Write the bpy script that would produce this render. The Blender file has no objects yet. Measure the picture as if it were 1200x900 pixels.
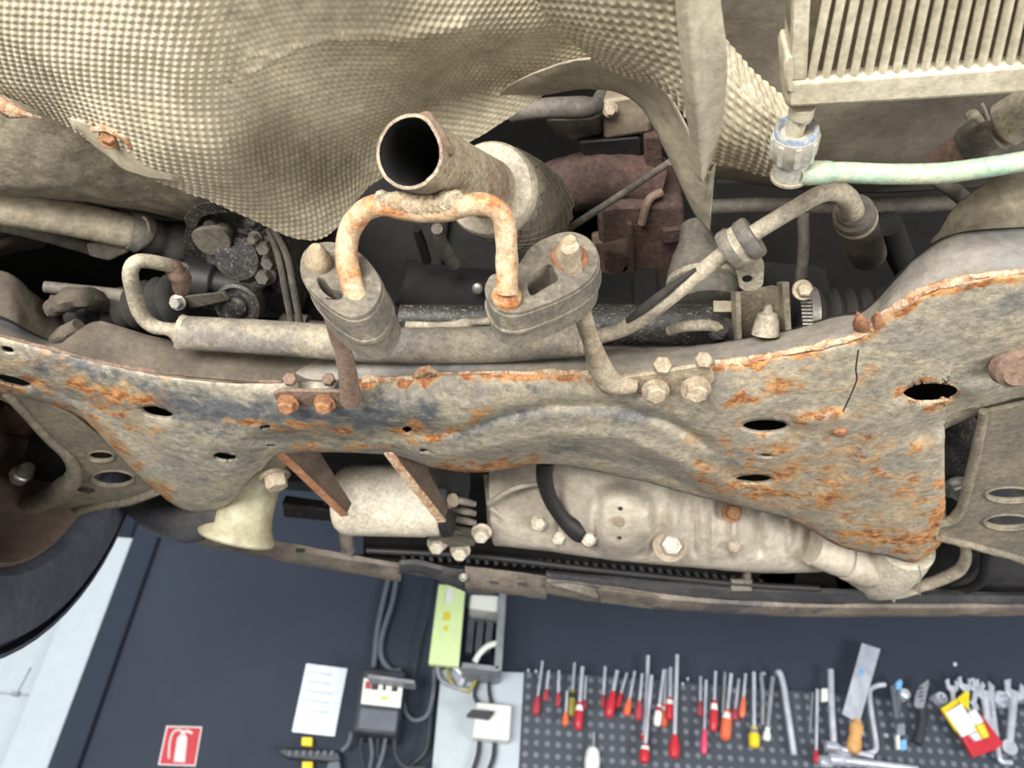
import bpy, bmesh, math, random
import numpy as np
from mathutils import Vector, Matrix, geometry, noise

scene = bpy.context.scene
col = scene.collection
rng = random.Random(7)

# ------------------------------------------------------------------ camera
FPX, PITCH, ROLL, ZC = 900.0, math.radians(35.0), math.radians(4.45), 1.50
CAM = Vector((0, 0, ZC))
F = Vector((0, math.cos(PITCH), math.sin(PITCH)))
R0 = Vector((1, 0, 0))
U0 = Vector((0, -math.sin(PITCH), math.cos(PITCH)))
RT = math.cos(ROLL) * R0 + math.sin(ROLL) * U0
UP = -math.sin(ROLL) * R0 + math.cos(ROLL) * U0
cam_data = bpy.data.cameras.new('camera')
cam_data.sensor_width = 36.0
cam_data.lens = 36.0 * FPX / 1200.0
cam_data.clip_start = 0.02
cam_data.dof.use_dof = True
cam_data.dof.focus_distance = 0.62
cam_data.dof.aperture_fstop = 8.0
cam = bpy.data.objects.new('camera', cam_data)
col.objects.link(cam)
m = Matrix.Identity(4)
for i in range(3):
    m[i][0] = RT[i]; m[i][1] = UP[i]; m[i][2] = -F[i]; m[i][3] = CAM[i]
cam.matrix_world = m
scene.camera = cam

# ------------------------------------------------------------------ world and light
scene.view_settings.view_transform = 'Standard'
scene.view_settings.look = 'None'
scene.view_settings.gamma = 1.0
scene.view_settings.use_curve_mapping = False
scene.view_settings.exposure = 0.47
world = bpy.data.worlds.new('workshop_daylight')
scene.world = world
world.use_nodes = True
bg = world.node_tree.nodes['Background']
bg.inputs[0].default_value = (0.86, 0.94, 1.0, 1)
bg.inputs[1].default_value = 0.36


def area(name, loc, target, sx, sy, power, color):
    l = bpy.data.lights.new(name, 'AREA')
    l.shape = 'RECTANGLE'; l.size = sx; l.size_y = sy; l.energy = power; l.color = color
    o = bpy.data.objects.new(name, l)
    col.objects.link(o)
    o.location = loc
    o.rotation_euler = (Vector(target) - Vector(loc)).to_track_quat('-Z', 'Y').to_euler()
    return o


# unseen fill lights added low behind and beside the camera, brightening the underside
area('low_rear_fill', (-1.5, -2.7, 0.85), (0, 0.55, 2.0), 2.8, 1.3, 290, (1.0, 0.978, 0.94))
area('low_side_fill', (2.6, -0.7, 0.6), (0.3, 0.8, 1.95), 1.6, 0.9, 70, (1.0, 0.98, 0.95))


# ------------------------------------------------------------------ projection helpers
def ray(u, v):
    return F + RT * ((u - 600.0) / FPX) + UP * ((450.0 - v) / FPX)


def P(u, v, z):           # the point at height z above the lens
    d = ray(u, v)
    return CAM + d * (z / d.z)


def Q(u, v, y):           # the point at distance y ahead of the lens
    d = ray(u, v)
    return CAM + d * (y / d.y)


def K(p, n):              # n pixels at point p, in metres
    return n / FPX * max(0.05, (Vector(p) - CAM).dot(F))


# ------------------------------------------------------------------ materials
def lin(c):
    r = []
    for x in c[:3]:
        x = x / 255.0
        r.append(x / 12.92 if x <= 0.04045 else ((x + 0.055) / 1.055) ** 2.4)
    return (r[0], r[1], r[2], 1.0)


MATS = {}
RUST_A, RUST_B = (112, 62, 36), (190, 122, 66)


def mat(name, c1, c2=None, s=14, rust=0.0, dust=None, dusta=0.5, rough=0.75, metal=0.0,
        bump=0.25, bs=120, attr=False, c3=None, ra=RUST_A, rb=RUST_B, speck=None, grain=.34, rs=1.6, blue=None):
    mt = bpy.data.materials.new(name)
    mt.use_nodes = True
    nt = mt.node_tree
    nd, lk = nt.nodes, nt.links
    b = nd['Principled BSDF']
    b.inputs['Roughness'].default_value = rough
    b.inputs['Metallic'].default_value = metal
    tc = nd.new('ShaderNodeTexCoord')

    def ns(scale, detail=5, ro=0.6, off=0.0):
        mp = nd.new('ShaderNodeMapping')
        mp.inputs['Location'].default_value = (off, off * 1.7, off * 0.6)
        lk.new(tc.outputs['Object'], mp.inputs[0])
        n = nd.new('ShaderNodeTexNoise')
        n.inputs['Scale'].default_value = scale
        n.inputs['Detail'].default_value = detail
        n.inputs['Roughness'].default_value = ro
        lk.new(mp.outputs[0], n.inputs['Vector'])
        return n.outputs[0]

    def step(x, lo, hi):
        mr = nd.new('ShaderNodeMapRange')
        mr.interpolation_type = 'SMOOTHSTEP'
        mr.inputs['From Min'].default_value = lo
        mr.inputs['From Max'].default_value = hi
        lk.new(x, mr.inputs['Value'])
        return mr.outputs[0]

    def mix(f, a, bb):
        mx = nd.new('ShaderNodeMix')
        mx.data_type = 'RGBA'
        lk.new(f, mx.inputs[0])
        for sock, val in ((6, a), (7, bb)):
            if isinstance(val, tuple):
                mx.inputs[sock].default_value = lin(val)
            else:
                lk.new(val, mx.inputs[sock])
        return mx.outputs[2]

    def mth(op, a, bv):
        n = nd.new('ShaderNodeMath')
        n.operation = op
        lk.new(a, n.inputs[0])
        if isinstance(bv, float):
            n.inputs[1].default_value = bv
        else:
            lk.new(bv, n.inputs[1])
        return n.outputs[0]

    c = mix(step(ns(s), 0.36, 0.64), c1, c2 or c1)
    if c3:
        c = mix(step(ns(s * 0.8, 6, 0.65, 3.1), 0.52, 0.62), c, c3)
    if blue:  # blue-grey mask: wear patches together with painted-in shade
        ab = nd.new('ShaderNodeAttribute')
        ab.attribute_name = 'wear_shade'
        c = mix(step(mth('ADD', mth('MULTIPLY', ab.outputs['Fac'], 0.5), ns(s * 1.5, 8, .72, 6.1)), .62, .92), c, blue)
    if dust:
        c = mix(step(ns(s * 2.4, 7, 0.7, 5.3), 0.75 - dusta * 0.5, 0.95 - dusta * 0.5), c, dust)
    if speck:
        c = mix(step(ns(s * 18, 3, 0.6, 2.2), 0.60, 0.66), c, speck)
    rcol = None
    if rust > 0 or attr:
        rcol = mix(step(ns(s * 5, 5, 0.6, 9.0), 0.4, 0.62), ra, rb)
        n = ns(s * rs, 9, 0.74, 7.7)
        if attr:
            at = nd.new('ShaderNodeAttribute')
            at.attribute_name = 'rust'
            tn = mth('ADD', mth('MULTIPLY', at.outputs['Fac'], 0.6), ns(s * 2.2, 8, .7, 8.8))
            c = mix(step(tn, .56, .98), c, (182, 146, 98))
            n = mth('ADD', mth('MULTIPLY', at.outputs['Fac'], 0.52), n)
        f = step(n, 0.74 - rust * 0.45, 0.90 - rust * 0.45)
        c = mix(f, c, rcol)
    if grain:
        gm = nd.new('ShaderNodeMapRange')
        gm.inputs['From Min'].default_value = .34
        gm.inputs['From Max'].default_value = .66
        gm.inputs['To Min'].default_value = 1 - grain
        gm.inputs['To Max'].default_value = 1 + grain * .6
        lk.new(ns(s * 7, 9, 0.78, 4.4), gm.inputs['Value'])
        vm = nd.new('ShaderNodeVectorMath')
        vm.operation = 'SCALE'
        lk.new(c, vm.inputs[0])
        lk.new(gm.outputs[0], vm.inputs['Scale'])
        c = vm.outputs[0]
    lk.new(c, b.inputs['Base Color'])
    if bump > 0:
        bp = nd.new('ShaderNodeBump')
        bp.inputs['Strength'].default_value = bump
        bp.inputs['Distance'].default_value = 0.002
        lk.new(ns(bs, 6, 0.65, 1.1), bp.inputs['Height'])
        lk.new(bp.outputs[0], b.inputs['Normal'])
    MATS[name] = mt
    return mt


mat('shield', (200, 189, 164), (180, 169, 145), s=12, grain=.28, dust=(208, 198, 174), dusta=.45, rough=.55, metal=.15, bump=.15)
mat('shield_bright', (200, 189, 163), (184, 172, 147), s=12, rough=.45, metal=.2, bump=.15)
mat('shield_plain', (166, 157, 138), (180, 170, 148), s=12, rough=.6, metal=.1, bump=.35, bs=300)
mat('floor_pan', (148, 138, 118), (128, 119, 102), s=14, grain=.45, dust=(162, 150, 126), dusta=.4, rough=.8, bump=.5, bs=160)
mat('floor_pan_grey', (122, 113, 98), (100, 93, 82), s=6, rough=.8, bump=.3)
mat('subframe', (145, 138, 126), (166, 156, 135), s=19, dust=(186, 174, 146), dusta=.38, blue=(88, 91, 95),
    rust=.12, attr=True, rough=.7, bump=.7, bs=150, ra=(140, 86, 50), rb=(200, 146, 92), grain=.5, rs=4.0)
mat('subframe_upper', (118, 116, 114), (136, 128, 116), s=10, c3=(100, 106, 116), dust=(150, 140, 122), dusta=.3, rust=.05, attr=True, bump=.4)
mat('brown_dusty', (78, 70, 60), (97, 87, 75), s=20, rough=.9, bump=.5, bs=200)  # dusty brown, with the gusset's shading darkened into it
mat('arm', (108, 101, 88), (128, 118, 100), s=20, grain=.45, rust=.22, rough=.8, bump=.5)
mat('rust_flake', (166, 116, 82), (200, 172, 140), s=60, rust=.5, rough=.9, bump=1.0, bs=260, dust=(214, 196, 168), dusta=.6, ra=(134, 80, 52), rb=(182, 124, 84), grain=.5)
mat('rust_rod', (192, 172, 142), (170, 140, 106), s=40, rust=.62, grain=.45, rs=1.2, rough=.85, bump=.6, bs=240, ra=(150, 88, 46), rb=(196, 128, 72))
mat('rust_brown', (112, 90, 76), (130, 108, 92), s=30, grain=.45, rust=.35, rough=.9, bump=.7, bs=260, ra=(98, 58, 40), rb=(136, 84, 54))
mat('rust_orange', (160, 112, 78), (134, 92, 64), s=40, ra=(118, 74, 48), rb=(176, 118, 76), grain=.5, rust=.4, rough=.9, bump=.8, bs=260, dust=(170, 150, 124), dusta=.35)
mat('rust_red', (68, 52, 46), (90, 68, 60), s=24, rust=.36, rough=.9, bump=.8, bs=220, ra=(84, 56, 46), rb=(128, 90, 70), grain=.6)
mat('pipe_end', (164, 150, 126), (132, 114, 96), s=34, grain=.6, dust=(184, 170, 144), dusta=.38, rust=.44, rough=.7, bump=.5, speck=(96, 78, 66), ra=(92, 66, 54), rb=(138, 98, 78))
mat('rail_sheet', (74, 62, 52), (92, 76, 62), s=40, rust=.2, rough=.9, bump=.7)
mat('pin_dusty', (168, 152, 126), (146, 128, 104), s=60, rust=.2, rough=.8, bump=.6)
mat('soot', (16, 15, 15), (24, 22, 21), rough=.95, bump=.1)
mat('braid', (122, 113, 97), (100, 92, 80), s=30, rough=.5, metal=.3, bump=.7, bs=420)
mat('weld', (198, 184, 158), (170, 146, 116), s=60, grain=.6, rust=.3, rough=.8, bump=1.0, bs=200)
mat('rubber', (124, 115, 101), (100, 94, 84), s=30, grain=.45, dust=(150, 140, 120), dusta=.42, rough=.9, bump=.5, bs=300)
mat('rubber_dark', (44, 42, 40), (58, 54, 50), s=24, dust=(88, 80, 70), dusta=.25, rough=.85, bump=.3)
mat('tube_grey', (150, 140, 120), (122, 115, 104), s=26, grain=.45, c3=(114, 108, 100), dust=(168, 157, 132), dusta=.42, rust=.12, rough=.75, bump=.4, speck=(112, 104, 92), ra=(130, 92, 62), rb=(150, 112, 78))
mat('pipe_dusty', (172, 161, 140), (136, 127, 112), s=40, grain=.5, dust=(190, 176, 148), dusta=.4, rust=.05, rough=.7, bump=.3)
mat('metal_dark', (40, 39, 39), (60, 57, 54), s=24, dust=(150, 140, 122), dusta=.40, rough=.5, metal=.1, bump=.7, speck=(132, 124, 110), grain=.5)
mat('metal_grey', (112, 105, 94), (88, 83, 76), s=22, grain=.45, dust=(140, 130, 110), dusta=.4, rough=.7, bump=.4)
mat('black_part', (24, 23, 23), (34, 32, 31), s=16, dust=(60, 54, 48), dusta=.25, rough=.6, bump=.25)  # black parts, deepened to carry the engine bay's shade
mat('engine_dark', (19, 17, 16), (28, 25, 23), s=14, dust=(44, 39, 34), dusta=.3, rough=.85, bump=.5)  # engine bay shade is darkened into this base colour
mat('alu', (186, 176, 160), (162, 152, 137), s=13, grain=.28, dust=(146, 128, 108), dusta=.34, rough=.6, metal=.1, bump=.35)
mat('alu_brown', (130, 116, 98), (152, 138, 118), s=14, dust=(100, 88, 74), dusta=.35, rough=.75, bump=.4)
mat('filter_white', (192, 183, 166), (174, 164, 146), s=30, grain=.42, dust=(176, 160, 134), dusta=.4, rough=.6, bump=.35, bs=220)
mat('beige_plastic', (170, 163, 134), (154, 147, 120), s=10, rough=.5, bump=.15)
mat('cooler', (198, 189, 166), (180, 170, 146), s=20, dust=(168, 154, 124), dusta=.3, rough=.6, metal=.1, bump=.3)
mat('cooler_core', (140, 129, 106), (120, 110, 90), s=40, rough=.9, bump=.6)
mat('connector_white', (186, 184, 174), (168, 162, 146), s=30, dust=(176, 164, 138), dusta=.35, rough=.6, bump=.2)
mat('connector_blue', (120, 140, 168), (150, 160, 174), s=60, dust=(178, 175, 165), dusta=.7, rough=.5, bump=.2)
mat('hose_green', (172, 178, 152), (146, 170, 148), s=26, dust=(184, 175, 150), dusta=.5, rough=.5, bump=.15)
mat('beam', (96, 88, 80), (122, 112, 100), s=14, c3=(74, 72, 74), dust=(140, 124, 106), dusta=.28, rough=.7, bump=.4)
mat('beam_dark', (52, 52, 56), (70, 68, 68), s=14, rough=.6, bump=.3)
mat('tyre', (62, 66, 76), (72, 76, 86), s=10, rough=.75, bump=.25)
mat('rim', (86, 72, 64), (104, 88, 78), s=8, rough=.8, bump=.3)
mat('bright_steel', (200, 196, 186), (170, 166, 158), s=40, rough=.35, metal=.6, bump=.2)
mat('bolt_dusty', (178, 164, 142), (150, 134, 112), s=70, rust=.34, grain=.5, rough=.75, bump=.5)
mat('bolt_rust', (160, 116, 80), (136, 96, 68), s=60, rust=.4, ra=(120,74,48), rb=(176,116,72), grain=.5, rough=.9, bump=.8)
# workshop wall
mat('wall_navy', (38, 47, 61), (41, 50, 64), s=3, grain=.06, rough=.8, bump=.05)
mat('wall_navy_dark', (28, 38, 55), (31, 41, 58), s=3, grain=.06, rough=.8, bump=.05)
mat('white_paint', (178, 189, 196), (174, 185, 192), s=3, grain=.06, rough=.5, bump=.03)
mat('concrete', (150, 148, 142), (136, 134, 130), s=2, grain=.06, rough=.8, bump=.2)
mat('pegboard', (54, 60, 70), (58, 64, 74), s=5, grain=.06, rough=.55, bump=.05)
mat('peg_dot', (112, 118, 128), (100, 106, 117), s=30, grain=.06, rough=.5, bump=.05)
mat('tool_steel', (206, 210, 220), (178, 182, 194), s=20, grain=.06, rough=.35, metal=.35, bump=.05)
mat('tool_dull', (128, 132, 140), (150, 152, 158), s=20, grain=.06, rough=.5, metal=.3, bump=.05)
mat('red_plastic', (190, 44, 56), (180, 40, 52), s=20, grain=.06, rough=.4, bump=.02)
mat('dull_red', (170, 60, 72), (156, 54, 66), s=20, grain=.06, rough=.5, bump=.02)
mat('pink_plastic', (214, 74, 112), (206, 66, 102), s=20, grain=.06, rough=.4, bump=.02)
mat('orange_plastic', (222, 110, 72), (212, 100, 64), s=20, grain=.06, rough=.4, bump=.02)
mat('yellow_plastic', (226, 204, 34), (218, 194, 30), s=20, grain=.06, rough=.4, bump=.02)
mat('olive_plastic', (160, 150, 66), (150, 140, 60), s=20, grain=.06, rough=.4, bump=.02)
mat('white_plastic', (226, 228, 222), (220, 222, 216), s=20, grain=.06, rough=.45, bump=.02)
mat('black_plastic', (44, 47, 54), (52, 55, 62), s=20, grain=.06, rough=.45, bump=.02)
mat('grey_plastic', (92, 98, 108), (86, 92, 102), s=20, grain=.06, rough=.5, bump=.02)
mat('wood', (206, 160, 100), (190, 142, 84), s=30, grain=.06, rough=.6, bump=.1)
mat('blue_paint', (120, 176, 222), (110, 166, 214), s=20, grain=.06, rough=.5, bump=.02)
mat('lime', (206, 226, 166), (200, 220, 158), s=6, grain=.06, rough=.5, bump=.02)  # green tint is reflected light painted into the cabinet colour
mat('sign_red', (178, 28, 42), (174, 26, 40), s=6, grain=.06, rough=.4, bump=0)
mat('sign_white', (206, 196, 198), (204, 194, 196), s=6, grain=.06, rough=.4, bump=0)
mat('paper', (224, 230, 242), (220, 226, 238), s=6, grain=.06, rough=.8, bump=0)
mat('print_grey', (198, 205, 220), (192, 200, 214), s=6, grain=.06, rough=.8, bump=0)
mat('print_black', (50, 48, 52), (60, 58, 60), s=6, grain=.06, rough=.8, bump=0)


# ------------------------------------------------------------------ mesh builder
def catmull(pts, n):
    a = np.array([list(p) for p in pts], float)
    if len(a) == 2:
        t = np.linspace(0, 1, n)[:, None]
        return a[0] * (1 - t) + a[1] * t
    pad = np.vstack([2 * a[0] - a[1], a, 2 * a[-1] - a[-2]])
    tt = np.linspace(0, len(a) - 1 - 1e-9, n)
    i = tt.astype(int)
    f = (tt - i)[:, None]
    p0, p1, p2, p3 = pad[i], pad[i + 1], pad[i + 2], pad[i + 3]
    return .5 * ((2 * p1) + (-p0 + p2) * f + (2 * p0 - 5 * p1 + 4 * p2 - p3) * f ** 2 + (-p0 + 3 * p1 - 3 * p2 + p3) * f ** 3)


def closed(pts, n):
    pts = list(pts)
    k = 3
    ext = pts[-k:] + pts + pts[:k]
    a = catmull(ext, (len(ext) - 1) * n + 1)
    return [tuple(x) for x in a[k * n:(k + len(pts)) * n]]


def frame(d):
    d = Vector(d).normalized()
    a = Vector((0, 0, 1)) if abs(d.z) < .9 else Vector((1, 0, 0))
    x = d.cross(a).normalized()
    return x, d.cross(x).normalized(), d


class MB:
    def __init__(self):
        self.v = []
        self.f = []

    def add(self, vs, fs):
        n = len(self.v)
        self.v += [tuple(p) for p in vs]
        self.f += [tuple(i + n for i in f) for f in fs]
        return self

    def sweep(self, pts, rad, seg=14, cap=True, jit=0.0, flat=1.0):
        n = len(pts)
        pts = [Vector(p) for p in pts]
        x = None
        vs, fs = [], []
        for i, p in enumerate(pts):
            d = (pts[min(i + 1, n - 1)] - pts[max(i - 1, 0)]).normalized()
            if x is None:
                x = frame(d)[0]
            x = (x - d * x.dot(d)).normalized()
            y = d.cross(x)
            for k in range(seg):
                a = 2 * math.pi * k / seg
                r = rad[i]
                if jit:
                    r *= 1 + jit * noise.noise((p.x * 90 + math.cos(a) * 1.3, p.y * 90 + math.sin(a) * 1.3, p.z * 90))
                vs.append(p + x * (math.cos(a) * r) + y * (math.sin(a) * r * flat))
        for i in range(n - 1):
            for k in range(seg):
                k2 = (k + 1) % seg
                fs.append((i * seg + k, i * seg + k2, (i + 1) * seg + k2, (i + 1) * seg + k))
        if cap:
            fs.append(tuple(reversed(range(seg))))
            fs.append(tuple((n - 1) * seg + k for k in range(seg)))
        return self.add(vs, fs)

    def tube(self, spec, seg=14, sub=5, cap=True, jit=0.0):
        """spec: (u, v, height above lens, half-width in pixels)"""
        w = []
        for (u, v, z, h) in spec:
            p = P(u, v, z)
            w.append((p.x, p.y, p.z, K(p, h)))
        a = catmull(w, (len(w) - 1) * sub + 1)
        return self.sweep([x[:3] for x in a], [x[3] for x in a], seg, cap, jit)

    def wire(self, pts, r, seg=8, sub=5):
        a = catmull([tuple(p) for p in pts], (len(pts) - 1) * sub + 1)
        return self.sweep([x[:3] for x in a], [r] * len(a), seg)

    def lathe(self, p0, d, prof, seg=28, jag=None, cap=True, phase=0.0):
        x, y, d = frame(d)
        p0 = Vector(p0)
        vs, fs = [], []
        for j, (t, r) in enumerate(prof):
            for k in range(seg):
                a = 2 * math.pi * k / seg + phase
                tt = t + (jag(j, a) if jag else 0)
                vs.append(p0 + d * tt + x * (math.cos(a) * r) + y * (math.sin(a) * r))
        for j in range(len(prof) - 1):
            for k in range(seg):
                k2 = (k + 1) % seg
                fs.append((j * seg + k, j * seg + k2, (j + 1) * seg + k2, (j + 1) * seg + k))
        if cap:
            fs.append(tuple(reversed(range(seg))))
            fs.append(tuple((len(prof) - 1) * seg + k for k in range(seg)))
        return self.add(vs, fs)

    def box(self, c, s, ax=None):
        c = Vector(c)
        ax = ax or (Vector((1, 0, 0)), Vector((0, 1, 0)), Vector((0, 0, 1)))
        vs = []
        for dx in (-.5, .5):
            for dy in (-.5, .5):
                for dz in (-.5, .5):
                    vs.append(c + ax[0] * (dx * s[0]) + ax[1] * (dy * s[1]) + ax[2] * (dz * s[2]))
        return self.add(vs, [(0, 1, 3, 2), (4, 6, 7, 5), (0, 4, 5, 1), (2, 3, 7, 6), (0, 2, 6, 4), (1, 5, 7, 3)])

    def bar(self, a, b, w, h, side=None):
        a, b = Vector(a), Vector(b)
        d = (b - a)
        L = d.length
        d.normalize()
        s = Vector(side) if side else frame(d)[0]
        s = (s - d * s.dot(d)).normalized()
        return self.box((a + b) / 2, (L, w, h), (d, s, d.cross(s)))

    def prism(self, pts, ext, holes=()):
        loops = [[Vector(p) for p in pts]] + [[Vector(p) for p in h] for h in holes]
        tri = geometry.tessellate_polygon(loops)
        flat = [p for l in loops for p in l]
        n = len(flat)
        ext = Vector(ext)
        vs = flat + [p + ext for p in flat]
        fs = [tuple(t) for t in tri] + [tuple(i + n for i in reversed(t)) for t in tri]
        o = 0
        for l in loops:
            for i in range(len(l)):
                j = (i + 1) % len(l)
                fs.append((o + i, o + j, o + j + n, o + i + n))
            o += len(l)
        return self.add(vs, fs)

    def hexbolt(self, p, d, r, h, washer=True, shank=0):
        d = Vector(d).normalized()
        p = Vector(p)
        if washer:
            self.lathe(p, d, [(0, r * 1.35), (h * .25, r * 1.35)], 18)
        self.lathe(p + d * (h * .2 if washer else 0), d, [(0, r), (h * .85, r), (h, r * .82)], 6)
        if shank:
            self.lathe(p + d * h, d, [(0, r * .55), (shank, r * .5)], 12)
        return self

    def grid(self, arr):
        nv, nu = arr.shape[:2]
        n = len(self.v)
        self.v += [tuple(x) for x in arr.reshape(-1, 3)]
        self.f += [(n + j * nu + i, n + j * nu + i + 1, n + (j + 1) * nu + i + 1, n + (j + 1) * nu + i)
                   for j in range(nv - 1) for i in range(nu - 1)]
        return self

    def build(self, name, mt, parent=None, bevel=0, solid=0, angle=38, kind=None, label=None, off=0.0):
        me = bpy.data.meshes.new(name)
        if parent is not None:
            o0 = wloc(parent)
        else:
            a = np.array(self.v)
            o0 = Vector(((a[:, 0].min() + a[:, 0].max()) / 2, (a[:, 1].min() + a[:, 1].max()) / 2, a[:, 2].min()))
        me.from_pydata([(p[0] - o0.x, p[1] - o0.y, p[2] - o0.z) for p in self.v], [], self.f)
        bm = bmesh.new()
        bm.from_mesh(me)
        bmesh.ops.recalc_face_normals(bm, faces=bm.faces)
        bm.to_mesh(me)
        bm.free()
        me.polygons.foreach_set('use_smooth', [True] * len(me.polygons))
        me.set_sharp_from_angle(angle=math.radians(angle))
        o = bpy.data.objects.new(name, me)
        col.objects.link(o)
        me.materials.append(MATS[mt] if isinstance(mt, str) else mt)
        if parent is not None:
            o.parent = parent
        else:
            o.location = o0
        if solid:
            md = o.modifiers.new('thick', 'SOLIDIFY')
            md.thickness = solid
            md.offset = off
        if bevel:
            md = o.modifiers.new('bevel', 'BEVEL')
            md.width = bevel
            md.segments = 2
            md.limit_method = 'ANGLE'
            md.angle_limit = math.radians(35)
        if kind:
            o['kind'] = kind
        if label:
            o['label'] = label
        return o


def wloc(o):
    p = Vector(o.location)
    while o.parent is not None:
        o = o.parent
        p += Vector(o.location)
    return p


def thing(name, label, cat, loc, group=None):
    o = bpy.data.objects.new(name, None)
    col.objects.link(o)
    o.empty_display_size = .03
    o.location = loc
    return tag(o, label, cat, group)


def tag(o, label, cat, group=None):
    o['label'] = label
    o['category'] = cat
    if group:
        o['group'] = group
    return o


def struct(o):
    o['kind'] = 'structure'
    return o


def pxgrid(rows, nu, nv):
    """rows of (u, v, z) control points -> dense grid of (u, v, z)"""
    rr = np.array([catmull(r, nu) for r in rows])
    return np.stack([catmull(rr[:, i], nv) for i in range(nu)], axis=1)


def unproj(g):
    u, v, z = g[..., 0], g[..., 1], g[..., 2]
    d = (np.array(F)[None, None] + np.array(RT)[None, None] * ((u - 600) / FPX)[..., None]
         + np.array(UP)[None, None] * ((450 - v) / FPX)[..., None])
    return np.array(CAM)[None, None] + d * (z / d[..., 2])[..., None]


def gnormal(w):
    du = np.gradient(w, axis=1)
    dv = np.gradient(w, axis=0)
    n = np.cross(du, dv)
    n /= np.linalg.norm(n, axis=2, keepdims=True) + 1e-12
    s = np.sign(np.sum(n * (np.array(CAM) - w), axis=2, keepdims=True))
    return n * s


def fbm(w, s, seed=0):
    return np.array([noise.noise((p[0] * s + seed, p[1] * s, p[2] * s)) for p in w.reshape(-1, 3)]).reshape(w.shape[:2])


def segdist(U, Vv, a, b):
    a = np.array(a, float); b = np.array(b, float)
    d = b - a
    t = np.clip(((U - a[0]) * d[0] + (Vv - a[1]) * d[1]) / (d @ d + 1e-9), 0, 1)
    return np.hypot(U - a[0] - t * d[0], Vv - a[1] - t * d[1])


def poly_d(U, Vv, pts):
    return np.min([segdist(U, Vv, pts[i], pts[i + 1]) for i in range(len(pts) - 1)], axis=0)


def dimpled(rows, pitch, amp, q=4, wrinkle=0.004, ws=14, seed=0, ridges=()):
    g = unproj(pxgrid(rows, 40, 30))
    L1 = np.linalg.norm(np.diff(g, axis=1), axis=2).sum(1).mean()
    L2 = np.linalg.norm(np.diff(g, axis=0), axis=2).sum(0).mean()
    nu, nv = int(L1 / pitch * q), int(L2 / pitch * q)
    gp = pxgrid(rows, nu, nv)
    g = unproj(gp)
    n = gnormal(g)
    # arc-length coordinates, so the embossing keeps its pitch
    a = np.concatenate([np.zeros((nv, 1)), np.cumsum(np.linalg.norm(np.diff(g, axis=1), axis=2), axis=1)], axis=1)
    b = np.concatenate([np.zeros((1, nu)), np.cumsum(np.linalg.norm(np.diff(g, axis=0), axis=2), axis=0)], axis=0)
    a = a * 0.75 + a.mean(0)[None] * 0.25
    ca = .5 + .5 * np.cos(2 * np.pi * a / pitch)
    cb = .5 + .5 * np.cos(2 * np.pi * b / pitch)
    h = 2 * amp * (.30 * ca + .10 * cb + .60 * ca * cb) - amp
    for pts, w_, am in ridges:
        h = h + am * np.exp(-(poly_d(gp[..., 0], gp[..., 1], pts) / w_) ** 2)
    h = h + wrinkle * fbm(g, ws, seed) + wrinkle * .5 * fbm(g, ws * 2.3, seed + 4)
    return g + n * h[..., None]


def V(*a):
    return Vector(a)


def zed(p):
    return Vector(p).z - ZC


# ================================================================== the setting
WY = 2.80                                            # the workshop wall ahead
fl = struct(MB().box((0, -0.6, -0.05), (9, 7.2, 0.1)).build('floor', 'concrete'))
wl = MB()
xl = Q(178, 660, WY).x                               # the corner post ends here
xd = Q(152, 650, WY).x
wl.box(((xl + 4.5) / 2, WY + .06, 2.0), (4.5 - xl, .12, 4.0))
wall = struct(wl.build('wall_front', 'wall_navy'))
struct(MB().box(((xl + xd) / 2 + .002, WY + .045, 2.0), (xl - xd, .15, 4.0)).build('trim_1', 'wall_navy_dark', bevel=.006))
ztop = Q(160, 633, WY).z
struct(MB().box((xd - .075, WY + .03, ztop / 2), (.15, .1, ztop)).build('trim_2', 'white_paint', bevel=.004))
dr = MB().box((xd - .15 - .9, WY + .05, ztop / 2 - .02), (1.8, .06, ztop - .04)).build('door_1', 'white_paint', bevel=.003)
struct(dr)
hb = Q(20, 814, WY + .02)
MB().box((hb.x, WY + .015, hb.z), (.02, .02, .014)).bar((hb.x - .1, WY + .017, hb.z), (hb.x + .14, WY + .017, hb.z), .003, .004).bar((hb.x, WY + .017, hb.z), (hb.x + .01, WY + .017, hb.z + .09), .003, .003).build('door_latch', 'tool_dull', dr)
MB().box((xd - .45 - .9, WY + .3, ztop + 1.0), (1.8 + .6 + .0, .1, 2.0)).build('wall_above_door', 'wall_navy_dark', wall)

# ================================================================== car body shell above
body = thing('car_body', 'raised grey car body shell with floor pan above the rusty front axle', 'car body', (0, .2, ZC + .60))
MB().box((0, -1.35, ZC + .72), (1.56, 3.2, .06)).build('floor_panel', 'floor_pan_grey', body)
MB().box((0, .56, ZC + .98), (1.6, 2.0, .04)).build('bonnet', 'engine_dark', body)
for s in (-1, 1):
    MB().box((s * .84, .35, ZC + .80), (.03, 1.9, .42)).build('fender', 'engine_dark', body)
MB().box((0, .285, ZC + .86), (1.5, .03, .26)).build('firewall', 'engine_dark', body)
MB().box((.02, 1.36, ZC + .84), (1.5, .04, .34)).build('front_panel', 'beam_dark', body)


def patch(rows, nu, nv, wr=0.0, ws=20, seed=0):
    g = unproj(pxgrid(rows, nu, nv))
    if wr:
        g = g + gnormal(g) * (wr * (fbm(g, ws, seed) + .5 * fbm(g, ws * 2.5, seed + 3)))[..., None]
    return g


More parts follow.
